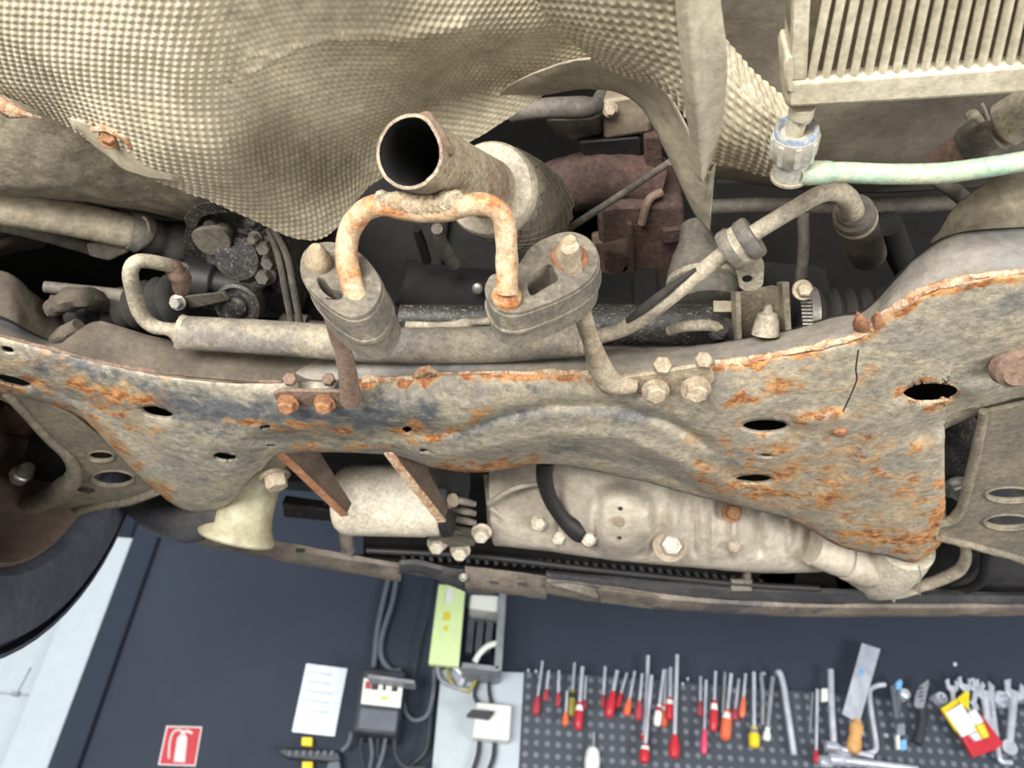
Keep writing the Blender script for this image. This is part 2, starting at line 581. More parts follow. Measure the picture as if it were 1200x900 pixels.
# left underfloor
MB().grid(patch([[(-120, 40, .52), (60, 60, .53), (200, 100, .56), (320, 150, .60)],
                 [(-120, 120, .52), (40, 140, .52), (170, 190, .54), (320, 230, .58)],
                 [(-120, 190, .52), (30, 200, .52), (150, 225, .54), (320, 265, .58)],
                 [(-120, 222, .535), (20, 226, .535), (140, 240, .56), (320, 280, .61)],
                 [(-120, 226, .63), (20, 230, .63), (140, 243, .66), (320, 285, .70)]], 60, 50, .002, 30)).build('underfloor_panel', 'floor_pan', body, solid=.003)
# right underfloor
MB().grid(patch([[(838, -80, .56), (960, -80, .55), (1100, -80, .55), (1300, -80, .55)],
                 [(838, 60, .58), (960, 60, .55), (1100, 60, .54), (1300, 60, .54)],
                 [(832, 150, .58), (960, 150, .55), (1100, 150, .55), (1300, 140, .55)],
                 [(828, 190, .57), (960, 205, .56), (1100, 205, .56), (1300, 190, .56)],
                 [(828, 206, .60), (960, 222, .60), (1100, 222, .60), (1300, 205, .60)]], 60, 40, .0012, 14, 5)).build('underfloor_panel', 'floor_pan_grey', body, solid=.003)
# right wheelhouse liner
MB().grid(patch([[(1092, 284, .500), (1130, 235, .515), (1180, 205, .52), (1300, 170, .52)],
                 [(1092, 290, .485), (1130, 262, .49), (1180, 240, .49), (1300, 215, .49)],
                 [(1080, 315, .47), (1130, 285, .47), (1180, 275, .47), (1300, 270, .47)]], 30, 24, .003, 40, 2)).build('wheelhouse_liner', 'floor_pan', body, solid=.003)
# left wheelhouse plate
MB().grid(patch([[(-80, 320, .52), (0, 318, .52), (40, 345, .52), (80, 378, .53)],
                 [(-80, 350, .49), (0, 350, .49), (35, 372, .49), (78, 392, .50)],
                 [(-80, 395, .455), (0, 398, .455), (30, 408, .455), (66, 416, .46)]], 24, 20, .002, 40, 8)).build('wheelhouse_plate', 'brown_dusty', body, solid=.003)
b = MB()
b.tube([(188, 233, .56, 4.5), (189, 247, .575, 4)], 10).build('stud', 'bolt_rust', body)

# ================================================================== heat shields
sh = thing('heat_shield', 'dimpled beige heat shield folded over the tunnel left of the flared shield', 'heat shield', P(300, 120, .45))
rowsA = [
    [(-90, -70, .47), (60, -70, .46), (180, -70, .455), (290, -70, .465), (370, -70, .495), (450, -70, .525), (540, -70, .545), (640, -70, .555), (770, -70, .565)],
    [(-90, 15, .475), (60, 25, .46), (175, 35, .450), (275, 42, .462), (345, 48, .505), (420, 45, .535), (525, 40, .550), (620, 28, .562), (745, 12, .572)],
    [(-80, 62, .485), (52, 92, .47), (158, 110, .455), (256, 118, .462), (335, 125, .505), (400, 118, .545), (485, 100, .575), (575, 75, .582), (725, 58, .580)],
    [(-65, 80, .49), (56, 128, .48), (142, 168, .462), (245, 192, .462), (338, 215, .500), (388, 195, .540), (450, 155, .575), (535, 118, .592), (690, 72, .588)],
    [(-55, 86, .495), (60, 140, .49), (145, 196, .475), (245, 234, .475), (352, 281, .50), (402, 262, .53), (440, 214, .555), (550, 166, .58), (680, 82, .592)]]
MB().grid(dimpled(rowsA, .0058, .0008, 6, .0035, 13, 1, [([(272, 96), (282, 74), (294, 66), (316, 66)], 3, .0016), ([(292, 88), (318, 72), (350, 54), (398, 40)], 4, .0022), ([(400, 42), (460, 44), (540, 30)], 10, .003), ([(268, 100), (300, 130)], 6, -.0015)])).build('embossed_sheet', 'shield', sh, angle=80)
# torn bright lip and fixing clips on the left edge
MB().grid(patch([[(82, 138, .472), (115, 147, .470), (155, 166, .462), (210, 205, .462)],
                 [(84, 144, .472), (120, 168, .470), (150, 186, .465), (209, 209, .462)],
                 [(86, 148, .474), (132, 188, .472), (160, 206, .467), (208, 213, .463)]], 20, 10, .001, 60)).build('torn_lip', 'shield_bright', sh, solid=.0012)
c = MB().hexbolt(P(128, 163, .466), P(128, 163, .478) - P(128, 163, .49) + V(0, -.006, 0), .0055, .007)
c.build('fixing_bolt', 'bolt_rust', sh)
c = MB()
c.sweep([P(108, 152, .466), P(125, 150, .463), P(145, 160, .461), P(154, 172, .462)], [.002, .003, .003, .002], 8).build('torn_edge', 'rust_flake', sh)
c = MB()
c.sweep([P(-6, 118, .482), P(14, 130, .480), P(30, 135, .482), P(48, 138, .487)], [.007, .006, .003, .001], 8, jit=.5).build('torn_edge', 'rust_flake', sh)
# crease fold

sb = thing('heat_shield', 'flared heat shield with coarse dimples, plain flange and pointed tip', 'heat shield', P(760, 100, .43))
rowsB = [
    [(598, -80, .455), (670, -80, .425), (740, -80, .415), (802, -80, .42)],
    [(628, 0, .465), (690, 0, .435), (745, 0, .425), (800, 0, .425)],
    [(652, 34, .475), (702, 42, .445), (752, 52, .435), (803, 60, .43)],
    [(688, 64, .485), (730, 80, .46), (770, 94, .445), (808, 118, .435)],
    [(692, 70, .495), (734, 92, .475), (778, 108, .455), (812, 150, .44)]]
MB().grid(dimpled(rowsB, .0066, .0010, 7, .0015, 14, 2)).build('embossed_sheet', 'shield_bright', sb, angle=80)
MB().grid(patch([
    [(566, 150, .60), (592, 104, .585), (640, 80, .555), (695, 68, .52), (742, 86, .495), (778, 102, .475), (806, 150, .46), (828, 200, .45), (839, 192, .445)],
    [(568, 146, .605), (596, 112, .59), (645, 92, .56), (697, 82, .53), (738, 95, .505), (770, 118, .49), (798, 165, .475), (823, 222, .46), (836, 218, .455)],
    [(570, 152, .615), (600, 121, .60), (650, 106, .575), (700, 101, .55), (734, 109, .53), (760, 131, .51), (786, 176, .49), (814, 236, .475), (833, 250, .465)],
    [(571, 155, .62), (603, 123, .605), (652, 108, .585), (700, 103, .565), (732, 111, .545), (757, 134, .53), (783, 182, .51), (812, 246, .49), (831, 273, .475)]], 110, 22, .0012, 30, 3)).build('arch_lip', 'shield_plain', sb, solid=.0012)
MB().grid(patch([[(790, -80, .425), (800, -80, .412), (815, -80, .418), (838, -80, .425)],
                 [(792, 0, .425), (803, 0, .412), (820, 0, .418), (844, 0, .425)],
                 [(797, 60, .43), (808, 60, .416), (826, 60, .423), (852, 66, .43)],
                 [(803, 120, .436), (814, 122, .424), (832, 120, .432), (849, 120, .44)],
                 [(812, 175, .443), (820, 180, .436), (832, 172, .442), (840, 168, .448)],
                 [(818, 205, .45), (822, 212, .446), (826, 208, .45), (830, 200, .455)]], 24, 60)).build('flange', 'shield_plain', sb, solid=.0012)
rowsE = [[(846, 40, .53), (880, 78, .53), (915, 110, .53), (950, 126, .53)],
         [(846, 110, .515), (885, 125, .51), (915, 138, .51), (948, 150, .52)],
         [(838, 165, .515), (885, 172, .51), (910, 178, .515), (942, 180, .52)],
         [(834, 190, .53), (880, 202, .53), (905, 207, .53), (935, 205, .53)]]
se = tag(MB().grid(dimpled(rowsE, .0075, .0009, 7, .002, 30, 4)).build('heat_shield', 'shield_bright', angle=80),
         'small shiny scrap of dimpled shield behind the blue and white connector', 'heat shield')

# ================================================================== exhaust pipe
p0 = P(480, 178, .40)
p1 = P(604, 236, .535)
ax = (p1 - p0).normalized()
x_, y_, _ = frame(ax)
ex = thing('exhaust_pipe', 'cut-off rusty exhaust pipe with welded hanger rod and braided flex joint', 'exhaust pipe', p0 + V(0, 0, -.03))
r = K(p0, 43.5)
L = (p1 - p0).length
tabdir = math.atan2((UP * .5 + RT * .8).dot(y_), (UP * .5 + RT * .8).dot(x_))


def jag(j, a):
    if j in (0, 1):
        return -.006 * max(0, math.cos(a - tabdir)) ** 6 + .0016 * noise.noise((math.cos(a) * 5, math.sin(a) * 5, 2))
    return 0


c = MB().lathe(p0, ax, [(0, r - .0022), (0, r), (.004, r * 1.005), (.012, r), (L * .35, r), (L * .45, r * 1.0), (L * .75, r * 1.03)], 64, jag, cap=False)
c.build('pipe', 'pipe_end', ex, angle=60)
MB().lathe(p0 + ax * .0015, ax, [(0, r - .0022), (.004, r - .003), (.02, r - .003), (L * .9, r - .003), (L * .9, .001)], 48, cap=False).build('pipe_bore', 'soot', ex)
# burr on the rim
c = MB()
tp = []
for k in range(14):
    a = tabdir - .75 + k * .11
    tp.append(p0 + ax * (.003 + .011 * max(0, (k - 8) / 6) ** 2) + (x_ * math.cos(a) + y_ * math.sin(a)) * (r + .0006))
c.sweep(tp, [.0008, .0022, .0030, .0024, .0014, .0012, .0012, .0014, .0018, .0022, .0026, .0030, .0026, .0010], 8, jit=.6).build('burr', 'rust_brown', ex)
q0 = p0 + ax * (L * .66)
rf = K(p1, 51)
MB().lathe(q0, ax, [(0, r * 1.03), (.002, rf * .93), (.006, rf * .985), (.016, rf * .985), (.018, rf * .93)], 56).build('collar', 'pipe_dusty', ex)
MB().lathe(q0 + ax * .0165, ax, [(0, rf * .93), (.003, rf * 1.0), (.02, rf * 1.04), (.06, rf * 1.06), (.10, rf * 1.03), (.125, rf * .9)], 56).build('flex_braid', 'braid', ex)
c = MB()
for sgn in (-1, 1):
    for k in range(22):
        pts = []
        for i in range(9):
            t = .004 + i * .013
            a = 2 * math.pi * k / 22 + sgn * i * .16
            rr = rf * (1.005 + .05 * math.sin(min(1, t / .06) * 1.57))
            pts.append(q0 + ax * (.0165 + t) + (x_ * math.cos(a) + y_ * math.sin(a)) * rr)
        c.sweep(pts, [.0007] * 9, 4, cap=False)
c.build('braid_strands', 'braid', ex, kind='stuff')
# welded hanger rod
rod = [(420, 352, .3490, 14), (413, 335, .3555, 13), (406, 300, .3710, 13), (409, 272, .382, 13), (424, 249, .388, 13), (446, 240, .392, 13),
       (472, 246, .392, 12), (500, 249, .392, 12), (528, 246, .392, 13), (552, 240, .391, 13.5), (578, 243, .388, 13.5), (591, 262, .384, 13), (594, 300, .3745, 13), (594, 325, .3645, 13), (594, 344, .3575, 14)]
hr = MB().tube(rod, 16, 5, jit=.12).build('hanger_rod', 'rust_rod', ex)
for (u, v, hw, zz) in ((420, 350, 16, .3515), (594, 343, 17, .3595)):
    q = P(u, v, zz)
    MB().lathe(q + V(0, .008, 0), (0, -1, 0), [(0, K(q, hw)), (.004, K(q, hw + 1)), (.007, K(q, hw)), (.010, K(q, hw * .7))], 20).build('rod_collar', 'rust_rod', hr)
c = MB()
for k in range(15):
    u = 452 + k * 6.2
    q = P(u, 246 - abs(k - 7) * 1.3 + rng.uniform(-2, 2), .392 - .0015)
    c.lathe(q + V(-.004, .0, .006), (.3, -.3, -1), [(0, .002), (.003, .0074 - .0003 * abs(k - 7)), (.007, .0080 - .00035 * abs(k - 7) + rng.uniform(-.0012, .0012)), (.0092, .0055), (.0102 - .0003 * abs(k - 7), .002)], 9, phase=k)
c.build('weld_bead', 'weld', hr, angle=80)

# ================================================================== rubber hangers
def hanger(name, label, outl, holes, y, dvec, pin, seam=1.035):
    t = thing(name, label, 'rubber hanger', Q(outl[0][0], outl[0][1], y), 'rubber exhaust hangers')
    sm = closed(outl, 5)
    cu = sum(p[0] for p in sm) / len(sm)
    cv = sum(p[1] for p in sm) / len(sm)
    d = Vector(dvec)

    def lo(sc, o):
        return [Q(cu + (p[0] - cu) * sc, cv + (p[1] - cv) * sc, y) + d * o for p in sm]

    hl = [closed(h, 3) for h in holes]

    def ho(o):
        return [[Q(p[0], p[1], y) + d * o for p in h] for h in hl]
    c = MB()
    c.prism(lo(.965, 0), d * .10, ho(0))
    c.prism(lo(1.0, .08), d * .42, ho(.08))
    c.prism(lo(seam, .5), d * .07, ho(.5))
    c.prism(lo(.985, .57), d * .43, ho(.57))
    c.build('rubber_body', 'rubber', t, bevel=.0012)
    return t


HY = .415
h1 = hanger('rubber_hanger', 'upright oval rubber hanger with a single slot, nearer the gearbox', 
            [(350, 312), (356, 292), (378, 282), (406, 286), (428, 300), (446, 325), (447, 345), (434, 366), (412, 373), (390, 364), (369, 347), (354, 328)],
            [[(372, 325), (380, 327), (388, 338), (400, 341), (401, 349), (392, 351), (380, 343), (373, 334)]], HY - .01, (.010, .046, -.001), None)
h2 = hanger('rubber_hanger', 'slanted rubber hanger with wide opening and rusty upper lobe',
            [(568, 340), (572, 324), (588, 318), (606, 310), (622, 288), (648, 274), (672, 270), (694, 280), (703, 302), (697, 322), (676, 340), (640, 357), (604, 368), (580, 362)],
            [[(618, 330), (630, 317), (644, 309), (650, 318), (654, 326), (648, 332), (634, 340), (622, 346)]], HY - .005, (.004, .034, -.002), None)
tt = Q(668, 296, HY - .010)
MB().lathe(tt + V(0, .006, 0), (0, -1, 0), [(0, K(tt, 23)), (.003, K(tt, 22)), (.0045, K(tt, 19))], 24).build('rust_stain_cap', 'rust_orange', h2, bevel=.001)

# hanger brackets bolted to the subframe
def bracket(label, tip, rodspec, plate, bolts, nuts, mt, mb):
    t = thing('hanger_bracket', label, 'bracket', P(plate[0][0], plate[0][1], plate[0][2]))
    pn = MB().tube(rodspec, 14, 5, jit=.08).build('pin', mt, t)
    q = tip
    MB().lathe(q + V(0, .02, 0), (0, -1, 0), [(0, .0085), (.014, .0100), (.019, .0092), (.022, .0075), (.027, .006), (.030, .0035)], 20).build('pin_head', 'pin_dusty', pn)
    c = MB()
    pts = [P(u, v, z) for (u, v, z) in plate]
    c.prism(pts, (0, 0, .004)).build('plate', mt, t, bevel=.001)
    for (u, v, z, rp) in bolts:
        b = P(u, v, z)
        MB().hexbolt(b, (0, -.35, -1), K(b, rp), .009).build('bolt', mb, t)
    for (u, v, z, rp) in nuts:
        b = P(u, v, z)
        MB().hexbolt(b, (0, -1, -.3), K(b, rp), .007, False).build('nut', mb if mb != 'bolt_rust' else mt, t)
    return t


bracket('brown rusty bracket with a straight pin holding the upright hanger', Q(372, 301, HY - .018),
        [(373, 300, .392, 11), (392, 380, .392, 10), (404, 420, .393, 10.5), (410, 455, .394, 12), (411, 468, .3945, 13)],
        [(320, 462, .399), (330, 458, .399), (420, 460, .399), (422, 474, .399), (400, 477, .399), (326, 474, .399)],
        [(338, 472, .396, 9.5), (381, 472, .396, 9.5)], [(341, 446, .408, 8), (386, 446, .408, 8)], 'rust_brown', 'bolt_rust')
bracket('pale dusty bracket with a bent pin holding the slanted hanger', Q(667, 291, HY - .018),
        [(668, 290, .394, 11), (676, 340, .394, 11), (684, 372, .395, 11), (694, 405, .396, 11), (704, 432, .397, 14), (716, 448, .399, 15), (745, 452, .400, 9)],
        [(716, 444, .401), (752, 440, .401), (800, 432, .401), (832, 428, .401), (838, 446, .401), (820, 462, .401), (756, 464, .401), (742, 458, .401), (716, 458, .401)],
        [(768, 457, .397, 12), (815, 455, .397, 13)], [(775, 430, .405, 11), (823, 424, .405, 10.5)], 'bolt_dusty', 'bolt_dusty')

# ================================================================== subframe
ST = [((-70, 372), (-70, 438)), ((0, 395), (0, 457)), ((60, 411), (45, 466)), ((130, 429), (100, 490)), ((168, 436), (150, 541)),
      ((200, 441), (190, 578)), ((235, 445), (225, 598)), ((265, 448), (262, 592)), ((295, 450), (300, 553)), ((333, 450), (335, 530)),
      ((440, 449), (453, 530)), ((513, 442), (513, 546)), ((570, 440), (567, 551)), ((633, 439), (633, 541)), ((690, 439), (693, 548)),
      ((745, 437), (760, 563)), ((833, 428), (843, 586)), ((933, 414), (927, 607)), ((985, 403), (985, 638)), ((1013, 393), (1040, 650)),
      ((1040, 368), (1073, 656)), ((1070, 351), (1101, 633)), ((1100, 337), (1104, 592)), ((1126, 329), (1088, 562)), ((1145, 326), (1088, 515)),
      ((1165, 323), (1130, 490)), ((1200, 321), (1200, 474)), ((1270, 316), (1270, 466))]
HOLES = [(185, 481, 20, 6.5, .2), (264, 533, 14, 5, .15), (15, 444, 24, 6, .25), (896, 497, 27, 8, 0), (883, 559, 22, 5.5, 0),
         (1090, 458, 33, 12, -.03), (897, 531, 8.5, 2.5, 0), (311, 498, 6.5, 2.2, 0), (316, 520, 7, 2, 0), (477, 501, 6, 4, 0), (497, 526, 6, 2, 0), (10, 408, 8, 4, .3)]


NU, NV = 460, 84
top = catmull([s[0] for s in ST], NU)
bot = catmull([s[1] for s in ST], NU)
T = np.linspace(0, 1, NV)[:, None]
U = top[None, :, 0] * (1 - T) + bot[None, :, 0] * T
W = top[None, :, 1] * (1 - T) + bot[None, :, 1] * T
cu = (U[:-1, :-1] + U[1:, 1:] + U[:-1, 1:] + U[1:, :-1]) / 4
cv = (W[:-1, :-1] + W[1:, 1:] + W[:-1, 1:] + W[1:, :-1]) / 4
inside = np.zeros_like(cu, bool)
for (hu, hv, a, b_, rot) in HOLES:                       # cut each hole and pull its rim onto the true ellipse
    cr, sr = math.cos(rot), math.sin(rot)
    du, dv = cu - hu, cv - hv
    ins = np.hypot((du * cr + dv * sr) / a, (-du * sr + dv * cr) / b_) < 1.0
    inside |= ins
    cnt = np.zeros_like(U)
    cnt[:-1, :-1] += ins; cnt[1:, 1:] += ins; cnt[:-1, 1:] += ins; cnt[1:, :-1] += ins
    rim = (cnt > 0) & (cnt < 4)
    du, dv = U - hu, W - hv
    lx, ly = du * cr + dv * sr, -du * sr + dv * cr
    k = np.where(rim, 1 / (np.hypot(lx / a, ly / b_) + 1e-6), 1)
    lx, ly = lx * k, ly * k
    U = hu + lx * cr - ly * sr
    W = hv + lx * sr + ly * cr
TT = np.repeat(T, NU, axis=1)
bulge = .022 * np.sin(np.pi * np.clip(TT, 0, 1)) ** .8
Z = .415 + .018 * TT - bulge * (.35 + .65 * np.exp(-((U - 560) / 420) ** 2))
g1 = [(300, 512), (400, 512), (480, 506), (540, 502), (590, 484), (650, 473), (720, 474), (780, 490), (830, 520)]
g2 = [(480, 530), (540, 530), (600, 515), (660, 507), (730, 512), (790, 535), (850, 565)]
g3 = [(200, 575), (150, 520), (100, 478), (40, 455)]
Z += .007 * np.exp(-(poly_d(U, W, g1) / 8) ** 2) - .005 * np.exp(-(poly_d(U, W, g2) / 9) ** 2)
Z += .005 * np.exp(-(poly_d(U, W, [(p[0], p[1] + 24) for p in g2]) / 8) ** 2)
Z -= .006 * np.exp(-(poly_d(U, W, g3) / 7) ** 2)
Z -= .006 * np.exp(-(poly_d(U, W, [(930, 600), (1000, 560), (1030, 500), (1060, 470), (1130, 455), (1210, 450)]) / 11) ** 2)
Z += .008 * np.exp(-(poly_d(U, W, [(1080, 505), (1120, 480), (1210, 462)]) / 14) ** 2)
Z -= .004 * np.exp(-(poly_d(U, W, [(940, 490), (985, 487)]) / 9) ** 2)
Z += .012 * np.exp(-(np.hypot((U - 1188) / 1.0, (W - 440) / .9) / 30) ** 2)
for (hu, hv, a, b_, rot) in HOLES[:6]:
    Z += .0025 * np.exp(-(np.hypot((U - hu) / (a + 8), (W - hv) / (b_ + 6))) ** 4)
edge = np.minimum(TT, 1 - TT)
Z = Z + .005 * np.exp(-(1 - TT) / .03)
G = unproj(np.stack([U, W, Z], axis=2))
G = G + gnormal(G) * (.0012 * fbm(G, 26, 3) + .0007 * fbm(G, 70, 6))[..., None]
rust = np.zeros_like(U)
STROKES = [([(430, 449), (513, 443), (690, 440)], 3.5, .8), ([(840, 429), (933, 415), (1013, 394), (1040, 369), (1100, 338), (1200, 322)], 4.5, .85),
           ([(90, 448), (140, 462), (178, 468)], 7, .75), ([(115, 476), (148, 482)], 6, .55), ([(20, 445), (52, 452)], 12, .5), ([(0, 440), (30, 450)], 14, .5),
           ([(70, 470), (110, 490), (140, 520), (165, 545)], 4, .6), ([(188, 577), (192, 585)], 10, .9), ([(160, 500), (190, 502)], 6, .4), ([(120, 400), (200, 445)], 4, .3),
           ([(270, 490), (330, 497), (410, 501)], 4.5, .7), ([(340, 522), (460, 521)], 4, .5), ([(470, 502), (490, 502)], 8, .8), ([(505, 508), (540, 498), (565, 480)], 6, .65),
           ([(520, 546), (575, 549), (628, 541)], 6, .9), ([(560, 485), (585, 470)], 5, .3), ([(850, 468), (885, 460), (935, 450)], 7, .62), ([(868, 497), (925, 497)], 14, .3),
           ([(940, 485), (985, 485)], 9, .45), ([(870, 531), (960, 525)], 10, .42), ([(815, 535), (835, 545)], 8, .4), ([(830, 560), (900, 575), (985, 580)], 12, .52),
           ([(1000, 622), (1050, 630), (1095, 628)], 12, .75), ([(1094, 560), (1101, 600), (1090, 640), (1070, 654)], 9, .7), ([(1028, 500), (1034, 610)], 7, .42),
           ([(1008, 440), (1026, 430)], 6, .5), ([(1055, 456), (1090, 442), (1125, 458), (1090, 474), (1055, 458)], 6, .6), ([(1050, 515), (1080, 525)], 8, .45),
           ([(1040, 555), (1070, 560)], 9, .4), ([(960, 540), (1000, 545)], 14, .25), ([(930, 606), (985, 637), (1040, 649)], 5, .5), ([(60, 410), (200, 441)], 3, .35),
           ([(880, 440), (960, 425)], 6, .3), ([(1000, 600), (1060, 610)], 14, .35), ([(690, 540), (760, 560), (843, 584)], 4, .25),
           ([(880, 540), (960, 550), (1050, 580)], 60, .36), ([(860, 440), (1000, 440)], 30, .22), ([(1000, 500), (1080, 540)], 40, .25), ([(20, 430), (180, 470)], 22, .28)]
n1 = fbm(G, 45, 11)
n2 = fbm(G, 130, 17)
Uw = U + 14 * n1 + 5 * n2
Ww = W + 9 * fbm(G, 45, 23) + 4 * fbm(G, 130, 29)
for pts, w_, s_ in STROKES:
    rust = np.maximum(rust, s_ * np.exp(-(poly_d(Uw, Ww, pts) / (w_ * 1.45)) ** 2))
rust = np.clip(rust * (.95 + .9 * n1 + .5 * n2), 0, 1.3)
sf = thing('subframe', 'rust-blotched pressed steel front subframe spanning the car underside', 'subframe', P(600, 480, .40))
c = MB()
c.grid(G)
c.f = [f for k, f in enumerate(c.f) if not inside.reshape(-1)[k]]
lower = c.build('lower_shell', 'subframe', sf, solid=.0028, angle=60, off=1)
at = lower.data.attributes.new('rust', 'FLOAT', 'POINT')
at.data.foreach_set('value', rust.reshape(-1).astype(np.float32))
wear_shade = np.zeros_like(U)  # blue-grey wear patches, plus shade painted over the subframe's left half
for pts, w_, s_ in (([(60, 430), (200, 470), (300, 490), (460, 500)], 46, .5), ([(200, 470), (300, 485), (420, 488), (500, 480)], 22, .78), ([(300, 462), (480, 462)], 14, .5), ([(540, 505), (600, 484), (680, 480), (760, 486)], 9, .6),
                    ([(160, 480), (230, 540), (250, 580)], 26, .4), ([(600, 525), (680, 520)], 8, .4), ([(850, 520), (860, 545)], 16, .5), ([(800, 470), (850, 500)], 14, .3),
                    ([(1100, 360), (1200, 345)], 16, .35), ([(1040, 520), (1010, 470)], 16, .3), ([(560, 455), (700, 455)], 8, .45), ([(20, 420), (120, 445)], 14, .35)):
    wear_shade = np.maximum(wear_shade, s_ * np.exp(-(poly_d(U, W, pts) / (w_ * 1.2)) ** 2))
at = lower.data.attributes.new('wear_shade', 'FLOAT', 'POINT')
at.data.foreach_set('value', wear_shade.reshape(-1).astype(np.float32))
for (hu, hv, a, b_, rot) in HOLES:
    if a < 20:
        continue
    k = np.argmin((U - hu - a) ** 2 + (W - hv) ** 2)
    cr, sr = math.cos(rot), math.sin(rot)
    ring = []
    for t in range(41):
        e1, e2 = (a + 1.0) * math.cos(t * math.pi / 20), (b_ + .8) * math.sin(t * math.pi / 20)
        pu, pv = hu + e1 * cr - e2 * sr, hv + e1 * sr + e2 * cr
        kk = np.argmin((U - pu) ** 2 + (W - pv) ** 2)
        ring.append(P(pu, pv, Z.reshape(-1)[kk] - .0006))
    MB().sweep(ring, [.0015] * 41, 6, cap=False, jit=.5).build('hole_edge', 'rust_flake' if a > 30 else 'arm', lower)
# flaky double flange along the rear seam
for (pts, w0) in (([(425, 446), (470, 444), (513, 441), (570, 439), (633, 437), (690, 437)], 4), ([(838, 426), (880, 421), (933, 411), (985, 399), (1013, 390), (1030, 374), (1046, 363), (1100, 334), (1167, 321), (1230, 317)], 4.5),
                  ([(-60, 372), (0, 393), (60, 409), (130, 427), (200, 439), (265, 446), (330, 448)], 2.2)):
    MB().tube([(u, v, .4155, w0 * rng.uniform(.8, 1.2)) for (u, v) in pts], 10, 8, jit=.8).build('seam_flange', 'rust_flake' if w0 > 3 else 'rust_brown', sf)
MB().sweep([P(484, 441, .416), P(493, 435, .412), P(503, 433, .411), P(512, 438, .415)], [.002, .0035, .0035, .002], 8, jit=.5).build('seam_blister', 'rust_flake', sf)
for (u, v) in ((1005, 372), (1028, 372)):
    MB().sweep([P(u + 6, v + 12, .418), P(u + 2, v + 4, .414), P(u, v - 6, .413)], [.006, .005, .001], 8, jit=.7).build('torn_tab', 'rust_orange', sf)
# rear wall / upper shell
UPR = [((-70, 355), (-70, 373)), ((0, 372), (0, 394)), ((62, 400), (62, 411)), ((112, 378), (118, 426)), ((155, 394), (155, 433)), ((215, 404), (215, 442)), ((330, 415), (330, 450)),
       ((440, 405), (440, 449)), ((560, 405), (560, 441)), ((690, 405), (690, 439)), ((800, 405), (800, 432)), ((867, 397), (867, 424)), ((927, 386), (927, 415)), ((983, 370), (985, 403)),
       ((1016, 362), (1016, 391)), ((1053, 322), (1044, 366)), ((1093, 287), (1095, 340)), ((1133, 273), (1135, 329)), ((1200, 268), (1200, 321)), ((1270, 264), (1270, 316))]
ut = [(a[0], a[1], .462) for a, b in UPR]
um = [((a[0] + b[0]) / 2, (a[1] + b[1]) / 2 + 2, .432) for a, b in UPR]
ub = [(b[0], b[1], .417) for a, b in UPR]
g = patch([ut, um, ub], 200, 16, .0012, 30, 9)
o = MB().grid(g).build('rear_wall', 'subframe_upper', sf, solid=.0025, off=1)
uu = pxgrid([ut, um, ub], 200, 16)
ratt = np.zeros(uu.shape[:2])
at = o.data.attributes.new('rust', 'FLOAT', 'POINT')
at.data.foreach_set('value', ratt.reshape(-1).astype(np.float32))
MB().grid(patch([[(60, 412, .4125), (100, 382, .448), (118, 376, .457)], [(90, 420, .413), (150, 396, .446), (180, 395, .457)],
                 [(150, 434, .4135), (215, 408, .446), (240, 405, .457)], [(330, 450, .414), (380, 425, .446), (400, 415, .457)],
                 [(435, 450, .414), (440, 425, .446), (445, 415, .457)]], 24, 60, .001, 40, 1)).build('gusset', 'brown_dusty', sf, solid=.002)
# top closing plate of the box section
MB().grid(patch([[(a[0], a[1], .468) for a, b in UPR], [(b[0], b[1] - 5, .468) for a, b in ST]], 200, 12)).build('upper_plate', 'engine_dark', sf, solid=.002, off=1)
bp = P(1190, 438, .405)
MB().lathe(bp + V(0, 0, .01), (.05, -.5, -1), [(0, K(bp, 27)), (.008, K(bp, 25)), (.011, K(bp, 20)), (.013, K(bp, 19))], 24).build('bush_bolt', 'rust_brown', sf)
for (u, v, rr) in ((958, 490, 12), (985, 508, 9)):
    q = P(u, v, .4045)
    MB().lathe(q, (0, .1, -1), [(-.002, K(q, rr)), (.001, K(q, rr * .8)), (.002, K(q, rr * .3))], 18).build('weld_spot', 'rust_orange', sf)
c = MB()
c.wire([P(1006, 410, .404), P(1003, 432, .397), P(1004, 445, .394), P(996, 465, .391), P(988, 482, .3905)], .0007, 6).build('crack_line', 'engine_dark', sf)
# front corner bolt beside the plastic tower
b = P(322, 556, .437)
MB().hexbolt(b, (.4, .1, -1), K(b, 13), .016).build('corner_bolt', 'bolt_dusty', sf)
# two rusty flat rails hanging off the front edge
for spec, mt in (([(328, 532, .428), (350, 552, .425), (404, 604, .420)], 'rust_orange'), ([(455, 530, .428), (468, 548, .425), (518, 611, .420)], 'rust_flake')):
    pts = [P(*s) for s in spec]
    g0 = [pts[0] + V(0, 0, .0), pts[1], pts[2]]
    c = MB()
    e_ = MB()
    for a_, b2 in ((pts[0], pts[1]), (pts[1], pts[2])):
        c.prism([a_, b2, b2 + V(0.004, 0, .05 if b2 is pts[1] else .018), a_ + V(.004, 0, .045)], (.0022, 0, 0))
        e_.bar(a_, b2, .011, .0035, (1, .1, 0))
    rl = c.build('rail', 'rail_sheet', sf, bevel=.0006)
    e_.build('rail_edge', mt, rl, bevel=.0008)

# ================================================================== control arms
def disc_hole(u, v, a, b_, rot=0, n=20):
    cr, sr = math.cos(rot), math.sin(rot)
    return [(u + a * math.cos(t) * cr - b_ * math.sin(t) * sr, v + a * math.cos(t) * sr + b_ * math.sin(t) * cr) for t in [2 * math.pi * k / n for k in range(n)]]


